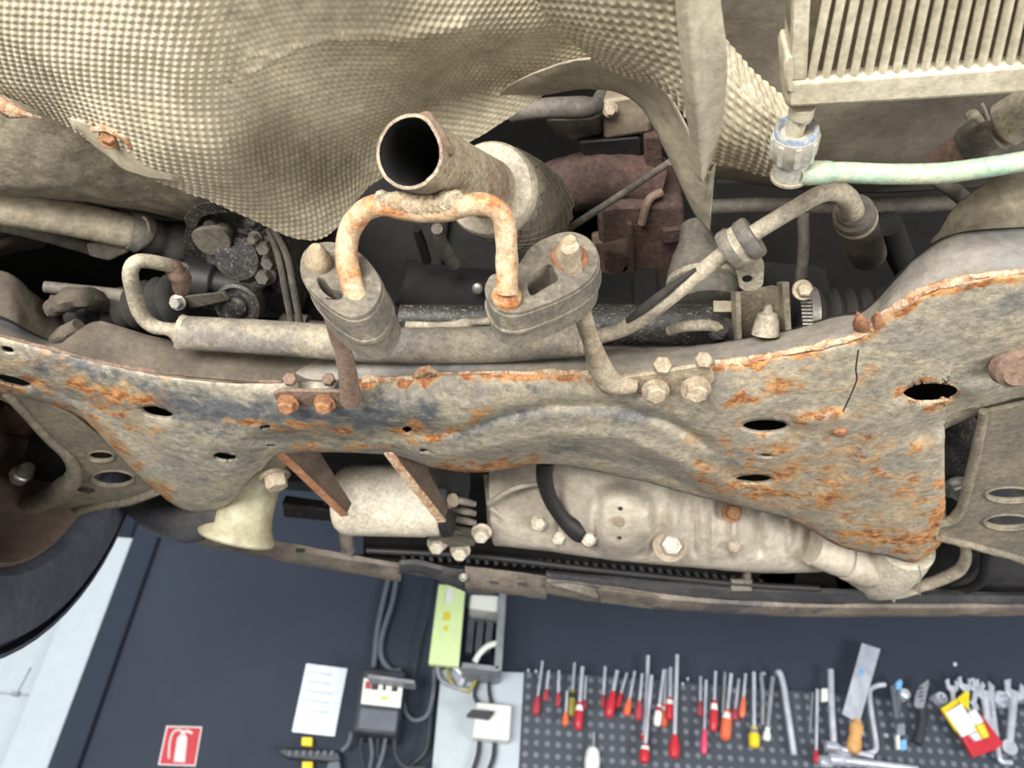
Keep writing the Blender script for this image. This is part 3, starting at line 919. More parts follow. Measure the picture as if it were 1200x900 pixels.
la = thing('suspension_wishbone', 'dusty left wishbone plate with three holes beside the wheel', 'wishbone', P(60, 560, .43))
out = [(-30, 455), (8, 460), (48, 470), (84, 487), (118, 512), (150, 545), (184, 574), (172, 584), (100, 596), (30, 620), (-60, 648), (-60, 636), (0, 606), (60, 582), (86, 560), (83, 540), (54, 513), (20, 478)]
MB().prism([P(u, v, .436) for u, v in out], (0, 0, .004), [[P(u, v, .436) for u, v in disc_hole(*h)] for h in ((118, 535, 14, 5), (132, 561, 23, 8), (98, 575, 13, 4))]).build('plate', 'arm', la, bevel=.001)
MB().tube([(-60, 642, .432, 9), (0, 606, .431, 9), (45, 590, .430, 11), (75, 572, .430, 13), (86, 556, .431, 9), (80, 536, .432, 6), (54, 512, .433, 5), (8, 461, .434, 5)], 12, 6, jit=.15).build('rolled_rim', 'arm', la)
MB().tube([(184, 576, .434, 5), (150, 588, .434, 5), (100, 597, .434, 5), (30, 621, .434, 6), (-60, 650, .434, 7)], 10, 6, jit=.3).build('outer_rim', 'arm', la)
for (u, v, a, b_) in ((118, 535, 14, 5), (132, 561, 23, 8)):
    MB().sweep([P(x, y, .4355) for x, y in disc_hole(u, v, a + 2, b_ + 1.4, 0, 24)] + [P(u + a + 2, v, .4355)], [.0014] * 25, 6, cap=False).build('hole_rim', 'arm', la)
ra = thing('suspension_wishbone', 'dusty right wishbone plate with two flanged oval holes', 'wishbone', P(1160, 560, .43))
out = [(1152, 484), (1200, 474), (1290, 460), (1290, 690), (1200, 656), (1150, 641), (1100, 628), (1104, 612), (1118, 606), (1128, 590), (1138, 545)]
MB().prism([P(u, v, .428) for u, v in out], (0, 0, .005), [[P(u, v, .428) for u, v in disc_hole(*h)] for h in ((1184, 580, 26, 7), (1182, 612, 26, 7))]).build('plate', 'arm', ra, bevel=.001)
MB().tube([(1153, 482, .427, 5), (1146, 520, .427, 6), (1136, 560, .427, 6), (1128, 592, .427, 6), (1118, 608, .427, 6), (1102, 614, .427, 5)], 10, 6, jit=.2).build('inner_rim', 'arm', ra)
MB().tube([(1100, 629, .427, 5), (1150, 642, .427, 5), (1200, 657, .427, 5), (1290, 690, .427, 5)], 10, 6, jit=.3).build('outer_rim', 'arm', ra)
for (u, v) in ((1184, 580), (1182, 612)):
    MB().sweep([P(x, y, .427) for x, y in disc_hole(u, v, 29, 9, 0, 24)] + [P(u + 29, v, .427)], [.0016] * 25, 6, cap=False).build('hole_rim', 'arm', ra)
# knuckle seen through the window of the right arm
kn = thing('steering_knuckle', 'dark steering knuckle seen through the right wishbone window', 'knuckle', P(1120, 560, .5))
MB().lathe(P(1122, 540, .50), (.1, .2, 1), [(0, .028), (.02, .034), (.05, .036), (.09, .03)], 24).build('housing', 'metal_dark', kn)
MB().hexbolt(P(1120, 570, .475), (0, -.4, -1), .012, .012).build('bolt', 'bright_steel', kn)
MB().prism([P(1090, 575, .50), P(1092, 510, .50), P(1105, 500, .50), P(1100, 580, .50)], (0, 0, .02)).build('flange', 'metal_grey', kn)

# ================================================================== tyre and hub
wc = V(-.685, .83, ZC + .50)
ty = thing('wheel', 'dark road wheel with brown inner rim beside the left wishbone', 'wheel', wc + V(0, 0, -.31))
prof = [(-.085, .205), (-.100, .215), (-.108, .240), (-.108, .268), (-.098, .295), (-.075, .309), (-.03, .315), (.03, .315), (.075, .309), (.098, .295), (.108, .268), (.108, .24), (.10, .215), (.085, .205), (.0, .20), (-.085, .205)]
MB().lathe(wc, (1, 0, 0), prof, 72, cap=False).build('tyre', 'tyre', ty)
MB().lathe(wc, (1, 0, 0), [(.088, .206), (.092, .200), (.080, .192), (.05, .188), (-.04, .17), (-.06, .10), (-.06, .02)], 60, cap=False).build('rim', 'rim', ty)
c = MB()
for k in range(5):
    x0 = wc.x - .07 + k * .035
    MB().lathe(V(x0, wc.y, wc.z), (1, 0, 0), [(0, .311), (0, .3165), (.022, .3165), (.022, .311)], 60, cap=False).build('tread_rib', 'tyre', ty)
lk = thing('ball_joint', 'bright ribbed ball joint in front of the dark hub by the wheel', 'ball joint', P(40, 545, .45))
a_, b2 = P(22, 560, .462), P(58, 520, .47)
d = (b2 - a_)
MB().lathe(a_, d, [(0, .010), (.003, .0145), (.02, .0145), (.022, .011)], 6).build('hex_body', 'bright_steel', lk, bevel=.0015)
for k in range(3):
    MB().lathe(a_ + d.normalized() * (.024 + k * .006), d, [(0, .0075), (.002, .0115 - k * .001), (.0045, .0075)], 18).build('ring', 'metal_grey', lk)
hu = thing('wheel_hub', 'dark brake hub behind the bright ball joint', 'hub', P(10, 540, .52))
MB().lathe(P(20, 560, .56), (1, -.05, .05), [(-.16, .06), (-.10, .10), (-.03, .10), (-.02, .085), (.0, .08), (.03, .05), (.05, .03)], 36).build('drum', 'engine_dark', hu)
MB().tube([(60, 520, .50, 24), (50, 575, .51, 26), (30, 610, .52, 30)], 12).build('carrier', 'engine_dark', hu)
MB().tube([(-30, 480, .56, 26), (20, 490, .56, 22), (60, 505, .56, 16)], 12, jit=.4).build('carrier_arm', 'rust_red', hu)

# ================================================================== long tube and thin pipe
tb = thing('steel_tube', 'long dusty steel tube with thin bent pipe ends behind the rubber hangers', 'tube', P(450, 400, .44))
MB().tube([(216, 390, .442, 20), (320, 396, .442, 20.5), (440, 404, .442, 21), (560, 404, .442, 21.5), (660, 398, .442, 21.5), (678, 398, .442, 21)], 22, 8, jit=.03).build('sleeve', 'tube_grey', tb)
MB().tube([(224, 391, .442, 20), (212, 390, .442, 21.5), (208, 389, .442, 14), (198, 386, .442, 8), (180, 382, .443, 9), (165, 368, .446, 9), (156, 340, .451, 9), (153, 318, .456, 9), (163, 306, .463, 8.5), (190, 309, .472, 8.5), (215, 316, .485, 8)], 16, 6).build('bent_end', 'pipe_dusty', tb)
MB().tube([(672, 398, .442, 20), (684, 397, .442, 19), (692, 396, .442, 11), (704, 394, .442, 9), (735, 383, .443, 9.5), (770, 360, .444, 9.5), (812, 327, .448, 9.5), (850, 296, .452, 10), (890, 269, .458, 10), (930, 245, .464, 10), (958, 229, .470, 10.5), (978, 224, .476, 12), (992, 232, .484, 13), (1000, 248, .492, 13)], 16, 6).build('bent_end', 'pipe_dusty', tb)
MB().tube([(190, 309, .472, 6.5), (205, 311, .477, 6.5), (206, 318, .477, 12), (212, 325, .478, 12), (212, 340, .478, 9)], 10, 4).build('end_fitting', 'rust_brown', tb)
MB().tube([(735, 376, .4410, 3), (752, 363, .4415, 5), (775, 345, .4425, 5), (815, 315, .447, 2)], 10, 6).build('tape_strip', 'rubber_dark', tb)

# saddle clamp on the thin pipe
cl = thing('pipe_clamp', 'dusty saddle clamp with a holed tab on the thin bent pipe', 'clamp', P(870, 300, .44))
d = (P(890, 269, .458) - P(850, 296, .452)).normalized()
for (u, v, hw, w_) in ((858, 292, 24, .011), (878, 280, 24, .011)):
    q = P(u, v, .4535)
    MB().lathe(q - d * w_ / 2, d, [(0, K(q, 13)), (0, K(q, hw)), (w_ * .2, K(q, hw + 2)), (w_ * .8, K(q, hw + 2)), (w_, K(q, hw)), (w_, K(q, 13))], 30).build('rubber_saddle', 'metal_grey', cl)
q = P(868, 286, .4535)
MB().lathe(q - d * .0055, d, [(0, K(q, 20)), (.0005, K(q, 23.5)), (.0105, K(q, 23.5)), (.011, K(q, 20))], 30).build('strap', 'pipe_dusty', cl)
out = [(862, 306), (892, 302), (895, 325), (892, 336), (880, 341), (868, 338), (865, 325)]
MB().prism([P(u, v, .446) for u, v in closed(out, 4)], (0, .002, .003), [[P(u, v, .446) for u, v in disc_hole(876, 327, 6.5, 4.5)]]).build('tab', 'pipe_dusty', cl, bevel=.0006)

# shock-like boot cylinder on the right
sc = thing('steering_joint', 'dusty cylindrical steering joint boot where the thin pipe bends down', 'joint', P(1010, 300, .50))
a_, b2 = P(999, 246, .492), P(1030, 335, .60)
d = (b2 - a_).normalized()
rr = K(a_, 24)
MB().lathe(a_, d, [(0, rr * .55), (.002, rr * .75), (.006, rr * .8), (.008, rr * .98), (.02, rr), (.024, rr * .92), (.05, rr * .95), (.13, rr * 1.0)], 28).build('boot', 'metal_grey', sc)
MB().lathe(a_ + d * .0195, d, [(0, rr * 1.0), (.002, rr * 1.04), (.006, rr * 1.04), (.008, rr)], 28).build('rim_band', 'pipe_dusty', sc)
MB().tube([(1040, 262, .56, 16), (1055, 300, .58, 15), (1075, 340, .60, 14)], 14).build('side_hose', 'engine_dark', sc)

# horizontal pipe and vertical hose behind
tag(MB().tube([(826, 243, .59, 9), (900, 240, .58, 9.5), (980, 242, .58, 10), (1060, 240, .58, 10), (1130, 236, .58, 9)], 14).build('brake_pipe', 'metal_grey'), 'straight grey pipe crossing under the right floor edge', 'pipe')
tag(MB().tube([(941, 250, .57, 7), (942, 290, .55, 7), (938, 335, .535, 7.5), (936, 352, .53, 7.5)], 12).build('vacuum_hose', 'metal_grey'), 'thin vertical hose above the worm drive clamp', 'hose')

# steering rack with boot
rk = thing('steering_rack', 'dark steering rack housing behind the long tube with pleated boot', 'steering rack', P(700, 385, .47))
MB().tube([(470, 373, .492, 16), (560, 374, .492, 17), (690, 380, .490, 24), (780, 382, .490, 26), (862, 382, .490, 26)], 22).build('housing', 'metal_dark', rk)
MB().tube([(476, 381, .472, 5), (520, 383, .470, 6), (548, 380, .470, 8), (556, 378, .471, 5), (585, 376, .472, 5)], 10).build('hydraulic_line', 'pipe_dusty', rk)
MB().tube([(784, 388, .470, 6), (800, 383, .467, 6.5), (825, 381, .466, 7), (842, 384, .466, 6), (850, 390, .468, 3)], 12).build('hydraulic_line', 'pipe_dusty', rk)
q = P(843, 385, .468)
MB().lathe(q, (.3, -.6, -.3), [(-.006, K(q, 13)), (0, K(q, 13)), (.002, K(q, 9)), (.004, K(q, 10)), (.007, K(q, 7))], 20).build('union_nut', 'rubber_dark', rk)
MB().box(P(850, 359, .478), (.022, .0015, .010), (RT, F, UP)).build('paper_label', 'cooler', rk)
ba, bb = P(930, 372, .492), P(1060, 372, .492)
d = (bb - ba)
L = d.length
pr = []
for k in range(7):
    t0 = k / 7 * L
    pr += [(t0, .020), (t0 + L * .03, .0255), (t0 + L * .065, .0285), (t0 + L * .10, .0255)]
pr.append((L, .02))
MB().lathe(ba, d, pr, 28).build('pleated_boot', 'rubber_dark', rk)
c = MB()
q = P(942, 372, .492)
cbn = MB().lathe(q, d, [(0, .0275), (0, .0295), (.008, .0295), (.008, .0275)], 30, cap=False).build('clamp_band', 'bright_steel', rk)
for k in range(11):
    q = P(944 + k * .3, 346 + k * 4.2, .462 - .0002 * k)
    c.box(q, (.009, .0012, .0018), (RT, F, UP))
c.build('clamp_teeth', 'bright_steel', cbn)
q = P(940, 340, .462)
MB().hexbolt(q, -F, K(q, 9), .008).build('clamp_screw', 'bolt_dusty', cbn)

# box bracket
bk = thing('mounting_bracket', 'dusty open box bracket with a cone stud below the pipe clamp', 'bracket', P(893, 370, .45))
MB().prism([P(u, v, .470) for u, v in ((864, 342), (905, 334), (922, 338), (922, 392), (866, 398))], (0, .003, .002)).build('back_plate', 'pipe_dusty', bk, bevel=.0006)
for s in ([(862, 342), (868, 342), (870, 398), (864, 400)], [(917, 332), (925, 330), (928, 390), (921, 392)]):
    MB().prism([P(u, v, .462) for u, v in s], (0, .012, .012)).build('side_wall', 'pipe_dusty', bk, bevel=.0006)
q = P(897, 392, .452)
MB().lathe(q, (UP * .9 - F * .3), [(0, K(q, 16)), (.012, K(q, 14)), (.019, K(q, 11)), (.021, K(q, 6)), (.028, K(q, 4))], 20).build('cone_stud', 'pipe_dusty', bk)

# gearbox end cover cylinder
cy = thing('gear_housing', 'rounded grey gear housing behind the thin bent pipe', 'housing', P(820, 330, .52))
a_, b2 = P(824, 350, .55), P(818, 300, .60)
d = (b2 - a_)
rr = K(a_, 42)
MB().lathe(a_, d, [(-.012, rr * .5), (-.008, rr * .9), (0, rr), (.01, rr), (.012, rr * .95), (.03, rr * .93), (.05, rr * .75), (.07, rr * .5), (.09, rr * .4)], 36).build('dome', 'metal_grey', cy)
MB().lathe(a_ + d.normalized() * .016, d, [(0, rr * .94), (.001, rr * .99), (.007, rr * .97), (.008, rr * .92)], 36).build('rib', 'pipe_dusty', cy)

# ================================================================== rusty catalyst and manifold
cx = thing('catalyst', 'dark red rusty catalyst and manifold pipe behind the flared heat shield', 'catalyst', P(720, 300, .65))
MB().tube([(610, 300, .78, 34), (640, 235, .72, 34), (680, 212, .70, 32), (730, 206, .70, 30), (770, 214, .70, 30)], 22, 6, jit=.06).build('manifold_pipe', 'rust_red', cx)
MB().prism([P(u, v, .66) for u, v in ((700, 250), (730, 240), (802, 240), (806, 352), (742, 352), (740, 330), (704, 322))], (0, .02, .10)).build('body', 'rust_red', cx, bevel=.006)
MB().prism([P(u, v, .65) for u, v in ((735, 262), (742, 262), (744, 352), (737, 352))], (0, .01, .02)).build('seam', 'rust_red', cx, bevel=.002)
MB().prism([P(u, v, .65) for u, v in ((776, 270), (800, 268), (800, 284), (777, 286))], (0, .01, .02)).build('boss', 'rust_red', cx, bevel=.002)
MB().prism([P(u, v, .66) for u, v in ((694, 285), (738, 275), (738, 325), (700, 325))], (0, .01, .03)).build('lower_flange', 'rust_brown', cx, bevel=.003)
MB().prism([P(u, v, .69) for u, v in ((755, 160), (775, 158), (778, 200), (757, 202))], (0, .01, .03)).build('upper_flange', 'rust_red', cx, bevel=.003)
MB().tube([(752, 262, .655, 5), (760, 235, .66, 5), (775, 225, .67, 5)], 8).build('sensor_stub', 'rust_brown', cx)
tag(MB().tube([(660, 272, .62, 4.5), (700, 246, .60, 4.2), (740, 220, .58, 4.2), (785, 190, .56, 4.2)], 12).build('stay_rod', 'metal_grey'), 'thin straight grey rod slanting in front of the rusty catalyst', 'rod')

# coolant pipe and casting near the shield arch
tag(MB().tube([(600, 132, .70, 12), (640, 127, .69, 12), (680, 126, .69, 13), (698, 124, .70, 10), (706, 112, .74, 9)], 16).build('coolant_pipe', 'metal_grey'), 'short thick grey pipe under the heat shield arch', 'pipe')
ca = thing('engine_casting', 'pale dusty engine casting under the heat shield arch', 'casting', P(735, 145, .70))
MB().prism([P(u, v, .70) for u, v in ((706, 118), (740, 112), (764, 124), (764, 156), (708, 164))], (0, .02, .05)).build('block', 'alu_brown', ca, bevel=.004)
MB().prism([P(u, v, .71) for u, v in ((640, 140), (706, 138), (706, 158), (672, 166), (645, 158))], (0, .02, .05)).build('lug', 'metal_grey', ca, bevel=.004)
MB().prism([P(u, v, .70) for u, v in ((676, 166), (752, 160), (754, 192), (690, 196))], (0, .02, .05)).build('lower_block', 'black_part', ca, bevel=.004)
q = P(715, 128, .698)
MB().hexbolt(q, (0, -.5, -1), .006, .006).build('bolt', 'bolt_dusty', ca)

# ================================================================== engine mass behind everything
en = thing('engine_block', 'dark engine block in the shade above the steering rack', 'engine', V(0, .8, ZC + .56))
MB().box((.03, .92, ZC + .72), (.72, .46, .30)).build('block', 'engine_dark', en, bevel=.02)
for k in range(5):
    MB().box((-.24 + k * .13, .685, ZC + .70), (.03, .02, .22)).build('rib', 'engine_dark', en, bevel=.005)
MB().tube([(470, 330, .60, 28), (520, 345, .60, 34), (580, 350, .60, 34)], 20).build('starter_body', 'engine_dark', en)
q = P(560, 337, .575)
MB().lathe(q, (-.2, -.4, -1), [(0, .006), (.004, .006), (.006, .003)], 12).build('bright_plug', 'bright_steel', en)
MB().tube([(488, 268, .56, 5), (494, 285, .57, 6), (500, 305, .585, 6)], 10).build('drain_spout', 'engine_dark', en)
MB().tube([(512, 268, .55, 7), (520, 290, .57, 8), (532, 310, .585, 8)], 10).build('drain_spout', 'metal_grey', en)

# ================================================================== gearbox group at left
gb = thing('gearbox', 'black oily gearbox casting with pale splashes behind the bent pipe end', 'gearbox', P(290, 310, .50))
g0 = closed([(218, 262), (230, 246), (270, 240), (305, 248), (330, 262), (342, 300), (352, 350), (340, 372), (240, 362), (216, 330)], 4)
MB().prism([P(u, v, .56) for u, v in g0], (0, .03, .10)).build('case', 'metal_dark', gb, bevel=.006)
MB().prism([P(u, v, .545) for u, v in closed([(216, 256), (232, 240), (275, 236), (308, 246), (326, 258), (318, 264), (300, 256), (270, 250), (238, 254), (226, 270)], 4)], (0, .01, .03)).build('case_rim', 'metal_dark', gb, bevel=.003)
MB().prism([P(u, v, .54) for u, v in closed([(224, 275), (240, 268), (262, 272), (270, 285), (262, 298), (238, 296)], 4)], (0, .01, .03)).build('boss', 'metal_grey', gb, bevel=.005)
MB().lathe(P(285, 300, .55), (0, -.7, -1), [(0, .036), (.006, .036), (.010, .026), (.018, .022), (.020, .010)], 28).build('bearing_cover', 'metal_dark', gb)
a_, b2 = P(214, 324, .525), P(258, 332, .525)
MB().lathe(a_, b2 - a_, [(0, .016), (.002, .0185), (.03, .0185), (.033, .013), (.06, .012)], 24).build('solenoid', 'black_part', gb, bevel=.001)
q = P(276, 362, .50)
MB().lathe(q + V(0, .01, .02), (0, -.6, -1), [(0, K(q, 27)), (.018, K(q, 27)), (.020, K(q, 23)), (.016, K(q, 20)), (.016, K(q, 13)), (.022, K(q, 12)), (.024, K(q, 8))], 28).build('round_mount', 'metal_dark', gb)
MB().prism([P(u, v, .50) for u, v in ((215, 348), (262, 343), (268, 352), (222, 362))], (0, .004, .006)).build('mount_arm', 'metal_grey', gb, bevel=.001)
q = P(209, 354, .495)
MB().hexbolt(q, (0, -.8, -1), K(q, 7), .008).build('mount_bolt', 'bright_steel', gb)
for off in (0, 10):
    MB().tube([(314 + off * .6, 268, .53, 3.5), (326 + off, 300, .52, 4), (335 + off, 345, .51, 4), (342 + off, 378, .505, 4)], 8).build('strap', 'metal_grey', gb)
for (u, v, rr) in ((313, 288, 9), (318, 306, 8), (312, 322, 9), (300, 278, 6)):
    q = P(u, v, .535)
    MB().hexbolt(q, (0, -.6, -1), K(q, rr), .012).build('case_bolt', 'metal_grey', gb)
for k in range(9):
    q = P(rng.uniform(235, 330), rng.uniform(262, 356), .552)
    MB().lathe(q + V(0, 0, .01), (rng.uniform(-.4, .4), -.6, -1), [(0, .014), (.012, rng.uniform(.008, .014)), (.018, .006)], 8, phase=k).build('casting_lump', 'metal_dark', gb, bevel=.002)
MB().lathe(P(330, 385, .53), (1, 0, 0), [(0, .016), (.002, .018), (.03, .018), (.03, .012), (.07, .012)], 18).build('output_flange', 'metal_grey', gb)

# drive shaft
ds = thing('drive_shaft', 'dusty grey drive shaft ending in a clamped joint left of the gearbox', 'drive shaft', P(80, 260, .54))
MB().tube([(-80, 232, .535, 19), (0, 244, .545, 20), (80, 256, .555, 20.5), (160, 273, .565, 20)], 24).build('shaft', 'floor_pan', ds)
MB().tube([(152, 270, .562, 22), (164, 273, .565, 24), (168, 275, .566, 21)], 24).build('end_ring', 'metal_grey', ds)
MB().tube([(168, 275, .567, 20), (178, 277, .57, 21), (190, 280, .575, 20), (206, 285, .58, 26), (218, 287, .585, 24)], 24).build('joint_boot', 'rubber_dark', ds)
q = P(173, 272, .562)
MB().sweep([P(166 + 9 * math.cos(t), 272 + 18 * math.sin(t), .558) for t in np.linspace(-1.4, 1.6, 10)], [.0014] * 10, 8).build('clamp_wire', 'pipe_dusty', ds)
MB().tube([(-80, 248, .575, 11), (0, 262, .58, 10), (60, 277, .58, 9), (110, 292, .58, 8), (125, 298, .58, 7)], 14).build('damper_tube', 'metal_grey', ds)
MB().prism([P(u, v, .55) for u, v in ((100, 286), (140, 284), (150, 296), (128, 306), (104, 300))], (0, .004, .01)).build('hose_lug', 'metal_grey', ds, bevel=.002)

tr = thing('tie_rod', 'black pleated tie rod boot with grey rod above the left subframe gusset', 'tie rod', P(150, 360, .50))
ba, bb = P(85, 372, .525), P(212, 352, .53)
d = bb - ba
L = d.length
pr = []
for k in range(9):
    t0 = k / 9 * L
    r0 = .018 + .0012 * k
    pr += [(t0, r0 * .8), (t0 + L * .03, r0), (t0 + L * .055, r0 * 1.1), (t0 + L * .08, r0)]
pr.append((L, .02))
MB().lathe(ba, d, pr, 26).build('pleated_boot', 'rubber_dark', tr)
MB().tube([(52, 336, .52, 7), (100, 342, .525, 8), (150, 348, .53, 9)], 12).build('rod', 'metal_grey', tr)
MB().tube([(60, 362, .50, 10), (80, 352, .50, 14), (105, 350, .51, 14), (120, 358, .52, 10)], 12, jit=.4).build('rod_end', 'brown_dusty', tr)
tag(MB().tube([(64, 408, .455, 9), (74, 392, .458, 9), (92, 380, .462, 8)], 12, jit=.3).build('stop_buffer', 'brown_dusty'), 'small brown buffer between left wheelhouse plate and subframe gusset', 'buffer')
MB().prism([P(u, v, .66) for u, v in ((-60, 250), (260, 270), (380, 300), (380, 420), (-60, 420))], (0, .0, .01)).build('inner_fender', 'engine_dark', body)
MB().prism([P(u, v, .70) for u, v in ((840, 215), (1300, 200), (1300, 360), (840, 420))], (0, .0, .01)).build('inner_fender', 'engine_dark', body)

# ================================================================== cooler, connector, hoses at upper right
co = thing('oil_cooler', 'beige finned cooler with a plain lower frame under the right floor', 'cooler', P(1060, 60, .43))
pl = [(926, 97), (926, -80), (1300, -80), (1300, 70)]
MB().prism([P(u, v, .437) for u, v in pl], (0, 0, .02)).build('core', 'cooler_core', co)
MB().prism([P(u, v, .428) for u, v in ((921, 96), (1060, 86), (1300, 68), (1300, 104), (1060, 120), (921, 128))], (0, 0, .03)).build('lower_frame', 'cooler', co, bevel=.003)
MB().prism([P(u, v, .429) for u, v in ((926, 97), (935, -80), (954, -80), (946, 95))], (0, 0, .03)).build('side_frame', 'cooler', co, bevel=.002)
MB().prism([P(u, v, .427) for u, v in ((921, 110), (919, 76), (922, 66), (929, 66), (930, 110))], (0, 0, .03)).build('corner_tab', 'cooler', co, bevel=.002)
for k in range(19):
    u0 = 951 + k * 16.6
    v0 = 90 - (u0 - 957) * .075
    a_, b2 = P(u0, v0, .4315), P(u0 + 34, -80, .4315)
    MB().sweep([a_ + (b2 - a_) * (i / 4) for i in range(5)], [.0026] * 5, 10).build('fin', 'cooler', co)
MB().tube([(940, 124, .438, 15), (938, 136, .438, 14), (936, 138, .438, 11), (932, 152, .438, 10.5), (929, 178, .438, 10.5)], 18, 6).build('outlet_stub', 'cooler', co)
cn = thing('hose_connector', 'white ribbed quick connector with blue collar at the cooler outlet', 'connector', P(926, 180, .43))
a_, b2 = P(934, 150, .438), P(925, 208, .438)
d = (b2 - a_)
n_ = d.length
MB().lathe(a_, d, [(n_ * .40, K(a_, 12)), (n_ * .02, K(a_, 20)), (0, K(a_, 22)), (n_ * -.02, K(a_, 24)), (n_ * .03, K(a_, 25.5)), (n_ * .14, K(a_, 25.5)), (n_ * .2, K(a_, 22))], 28, cap=False).build('blue_collar', 'connector_blue', cn)
MB().lathe(a_ + d * .10, d, [(0, K(a_, 22)), (0, K(a_, 26.5)), (n_ * .10, K(a_, 27)), (n_ * .46, K(a_, 25)), (n_ * .52, K(a_, 21)), (n_ * .82, K(a_, 20)), (n_ * .86, K(a_, 17)), (n_ * .88, K(a_, 8))], 28).build('shell', 'connector_white', cn)
for k in range(8):
    a = 2 * math.pi * k / 8
    xx, yy, dd = frame(d)
    rp = (xx * math.cos(a) + yy * math.sin(a)) * K(a_, 26)
    MB().bar(a_ + d * .14 + rp * 1.02, a_ + d * .54 + rp * .97, .004, .002, rp.cross(d)).build('rib', 'connector_white', cn, bevel=.0006)
q = a_ + d * .93
MB().lathe(q, d, [(0, K(q, 20)), (0, K(q, 22)), (.002, K(q, 22)), (.002, K(q, 20))], 28).build('retaining_ring', 'pipe_dusty', cn)
gh = thing('coolant_hose', 'pale green hose running from the white connector to the right', 'hose', P(1060, 200, .43))
MB().tube([(946, 203, .434, 11), (985, 202, .434, 12), (1040, 204, .434, 12), (1100, 203, .434, 12), (1150, 197, .434, 12), (1210, 187, .434, 12), (1280, 172, .434, 12), (1400, 150, .45, 12), (1500, 150, .48, 12)], 20, 8).build('hose', 'hose_green', gh)
MB().tube([(938, 203, .434, 13), (948, 203, .434, 14), (968, 202, .434, 13.5), (976, 202, .434, 12)], 18, 5).build('sleeve', 'hose_green', gh)
MB().tube([(943, 188, .436, 1.6), (940, 203, .428, 1.6), (942, 215, .436, 1.6)], 8).build('clip', 'bright_steel', gh)
rp = thing('clamped_pipe', 'rusty pipe with bolted clamp behind the pale green hose', 'pipe', P(1150, 160, .46))
MB().tube([(1095, 196, .50, 17), (1120, 180, .50, 19), (1150, 163, .498, 20), (1175, 148, .495, 22), (1215, 125, .49, 22), (1280, 90, .485, 22), (1400, 30, .48, 22)], 22, 6, jit=.04).build('pipe', 'rust_brown', rp)
a_, b2 = P(1132, 173, .499), P(1165, 154, .496)
MB().lathe(a_, b2 - a_, [(0, K(a_, 22)), (.002, K(a_, 24)), (.015, K(a_, 25)), (.022, K(a_, 25)), (.0235, K(a_, 22))], 28).build('clamp', 'metal_grey', rp)
a_, b2 = P(1175, 148, .495), P(1205, 130, .492)
MB().lathe(a_, b2 - a_, [(0, K(a_, 24)), (.002, K(a_, 27)), (.03, K(a_, 27)), (.032, K(a_, 24))], 28).build('band', 'pipe_dusty', rp)
MB().tube([(1150, 140, .49, 5), (1140, 134, .488, 6), (1132, 138, .487, 4)], 10).build('clamp_ear', 'pipe_dusty', rp)
q = P(1152, 128, .488)
MB().tube([(1158, 140, .488, 2.5), (1151, 122, .487, 2)], 8).build('clamp_bolt', 'bright_steel', rp)
tag(MB().tube([(1095, 208, .52, 9), (1120, 225, .53, 9), (1150, 252, .54, 9)], 12).build('short_hose', 'metal_grey'), 'short grey hose between green hose and right wheelhouse liner', 'hose')

# ================================================================== oil pan and engine front parts
op = thing('oil_pan', 'cream aluminium oil pan bulging below the subframe front edge', 'oil pan', P(780, 620, .46))
rows = [[(575, 530, .55), (640, 525, .55), (720, 530, .55), (820, 540, .55), (920, 560, .55), (985, 590, .55)],
        [(573, 560, .515), (640, 555, .51), (720, 560, .505), (820, 575, .505), (910, 590, .51), (985, 615, .53)],
        [(574, 600, .48), (640, 600, .475), (720, 605, .465), (820, 615, .465), (900, 625, .47), (980, 640, .495)],
        [(576, 628, .465), (640, 634, .457), (720, 645, .447), (820, 655, .447), (900, 660, .45), (978, 660, .478)],
        [(580, 638, .468), (640, 644, .461), (720, 655, .452), (820, 664, .452), (900, 670, .455), (975, 668, .482)],
        [(585, 636, .50), (640, 642, .495), (720, 652, .488), (820, 661, .488), (900, 667, .49), (970, 666, .51)]]
gg = pxgrid(rows, 200, 90)
for (u0, w_, am) in ((700, 5, .006), (790, 8, -.008), (815, 5, .006), (835, 4, -.004), (890, 6, .006), (925, 4, -.005), (655, 5, .006), (760, 4, -.004), (860, 4, -.005), (950, 6, .006)):
    gg[..., 2] += am * np.exp(-((gg[..., 0] - u0) / w_) ** 2) * np.clip((gg[..., 1] - 560) / 60, 0, 1) * np.clip((655 - gg[..., 1]) / 12, 0, 1)
gg[..., 2] -= .014 * np.exp(-(np.hypot(gg[..., 0] - 726, gg[..., 1] - 611) / 40) ** 6)
w = unproj(gg)
w += gnormal(w) * (.0015 * fbm(w, 30, 2))[..., None]
MB().grid(w).build('pan', 'alu', op, solid=.003)


def panp(u, v, o=.002):
    k = np.argmin((gg[..., 0] - u) ** 2 + (gg[..., 1] - v) ** 2)
    return P(u, v, gg[..., 2].reshape(-1)[k] - o)


for (u, v, rr) in ((725, 611, 7), (727, 596, 2.6), (726, 630, 2.6)):
    q = panp(u, v)
    MB().lathe(q, F * -1 + V(0, 0, -.5), [(0, K(q, rr)), (.0006, K(q, rr * .9))], 18).build('hole', 'black_part' if rr < 5 else 'alu_brown', op)
q = panp(785, 638, .003)
MB().lathe(q, (0, -.9, -.5), [(-.004, .024), (.001, .024), (.002, .018)], 24).build('plug_washer', 'alu_brown', op)
MB().hexbolt(q, (0, -.9, -.5), K(q, 13), .016, False).build('drain_plug', 'bright_steel', op, bevel=.001)
q = panp(857, 600, .003)
MB().hexbolt(q, (0, -.9, -.5), K(q, 9), .012).build('rusty_bolt', 'bolt_rust', op)
MB().lathe(panp(860, 640, .001), (0, -.9, -.5), [(0, .009), (.003, .008), (.005, .004)], 14).build('dimple_boss', 'alu_brown', op)
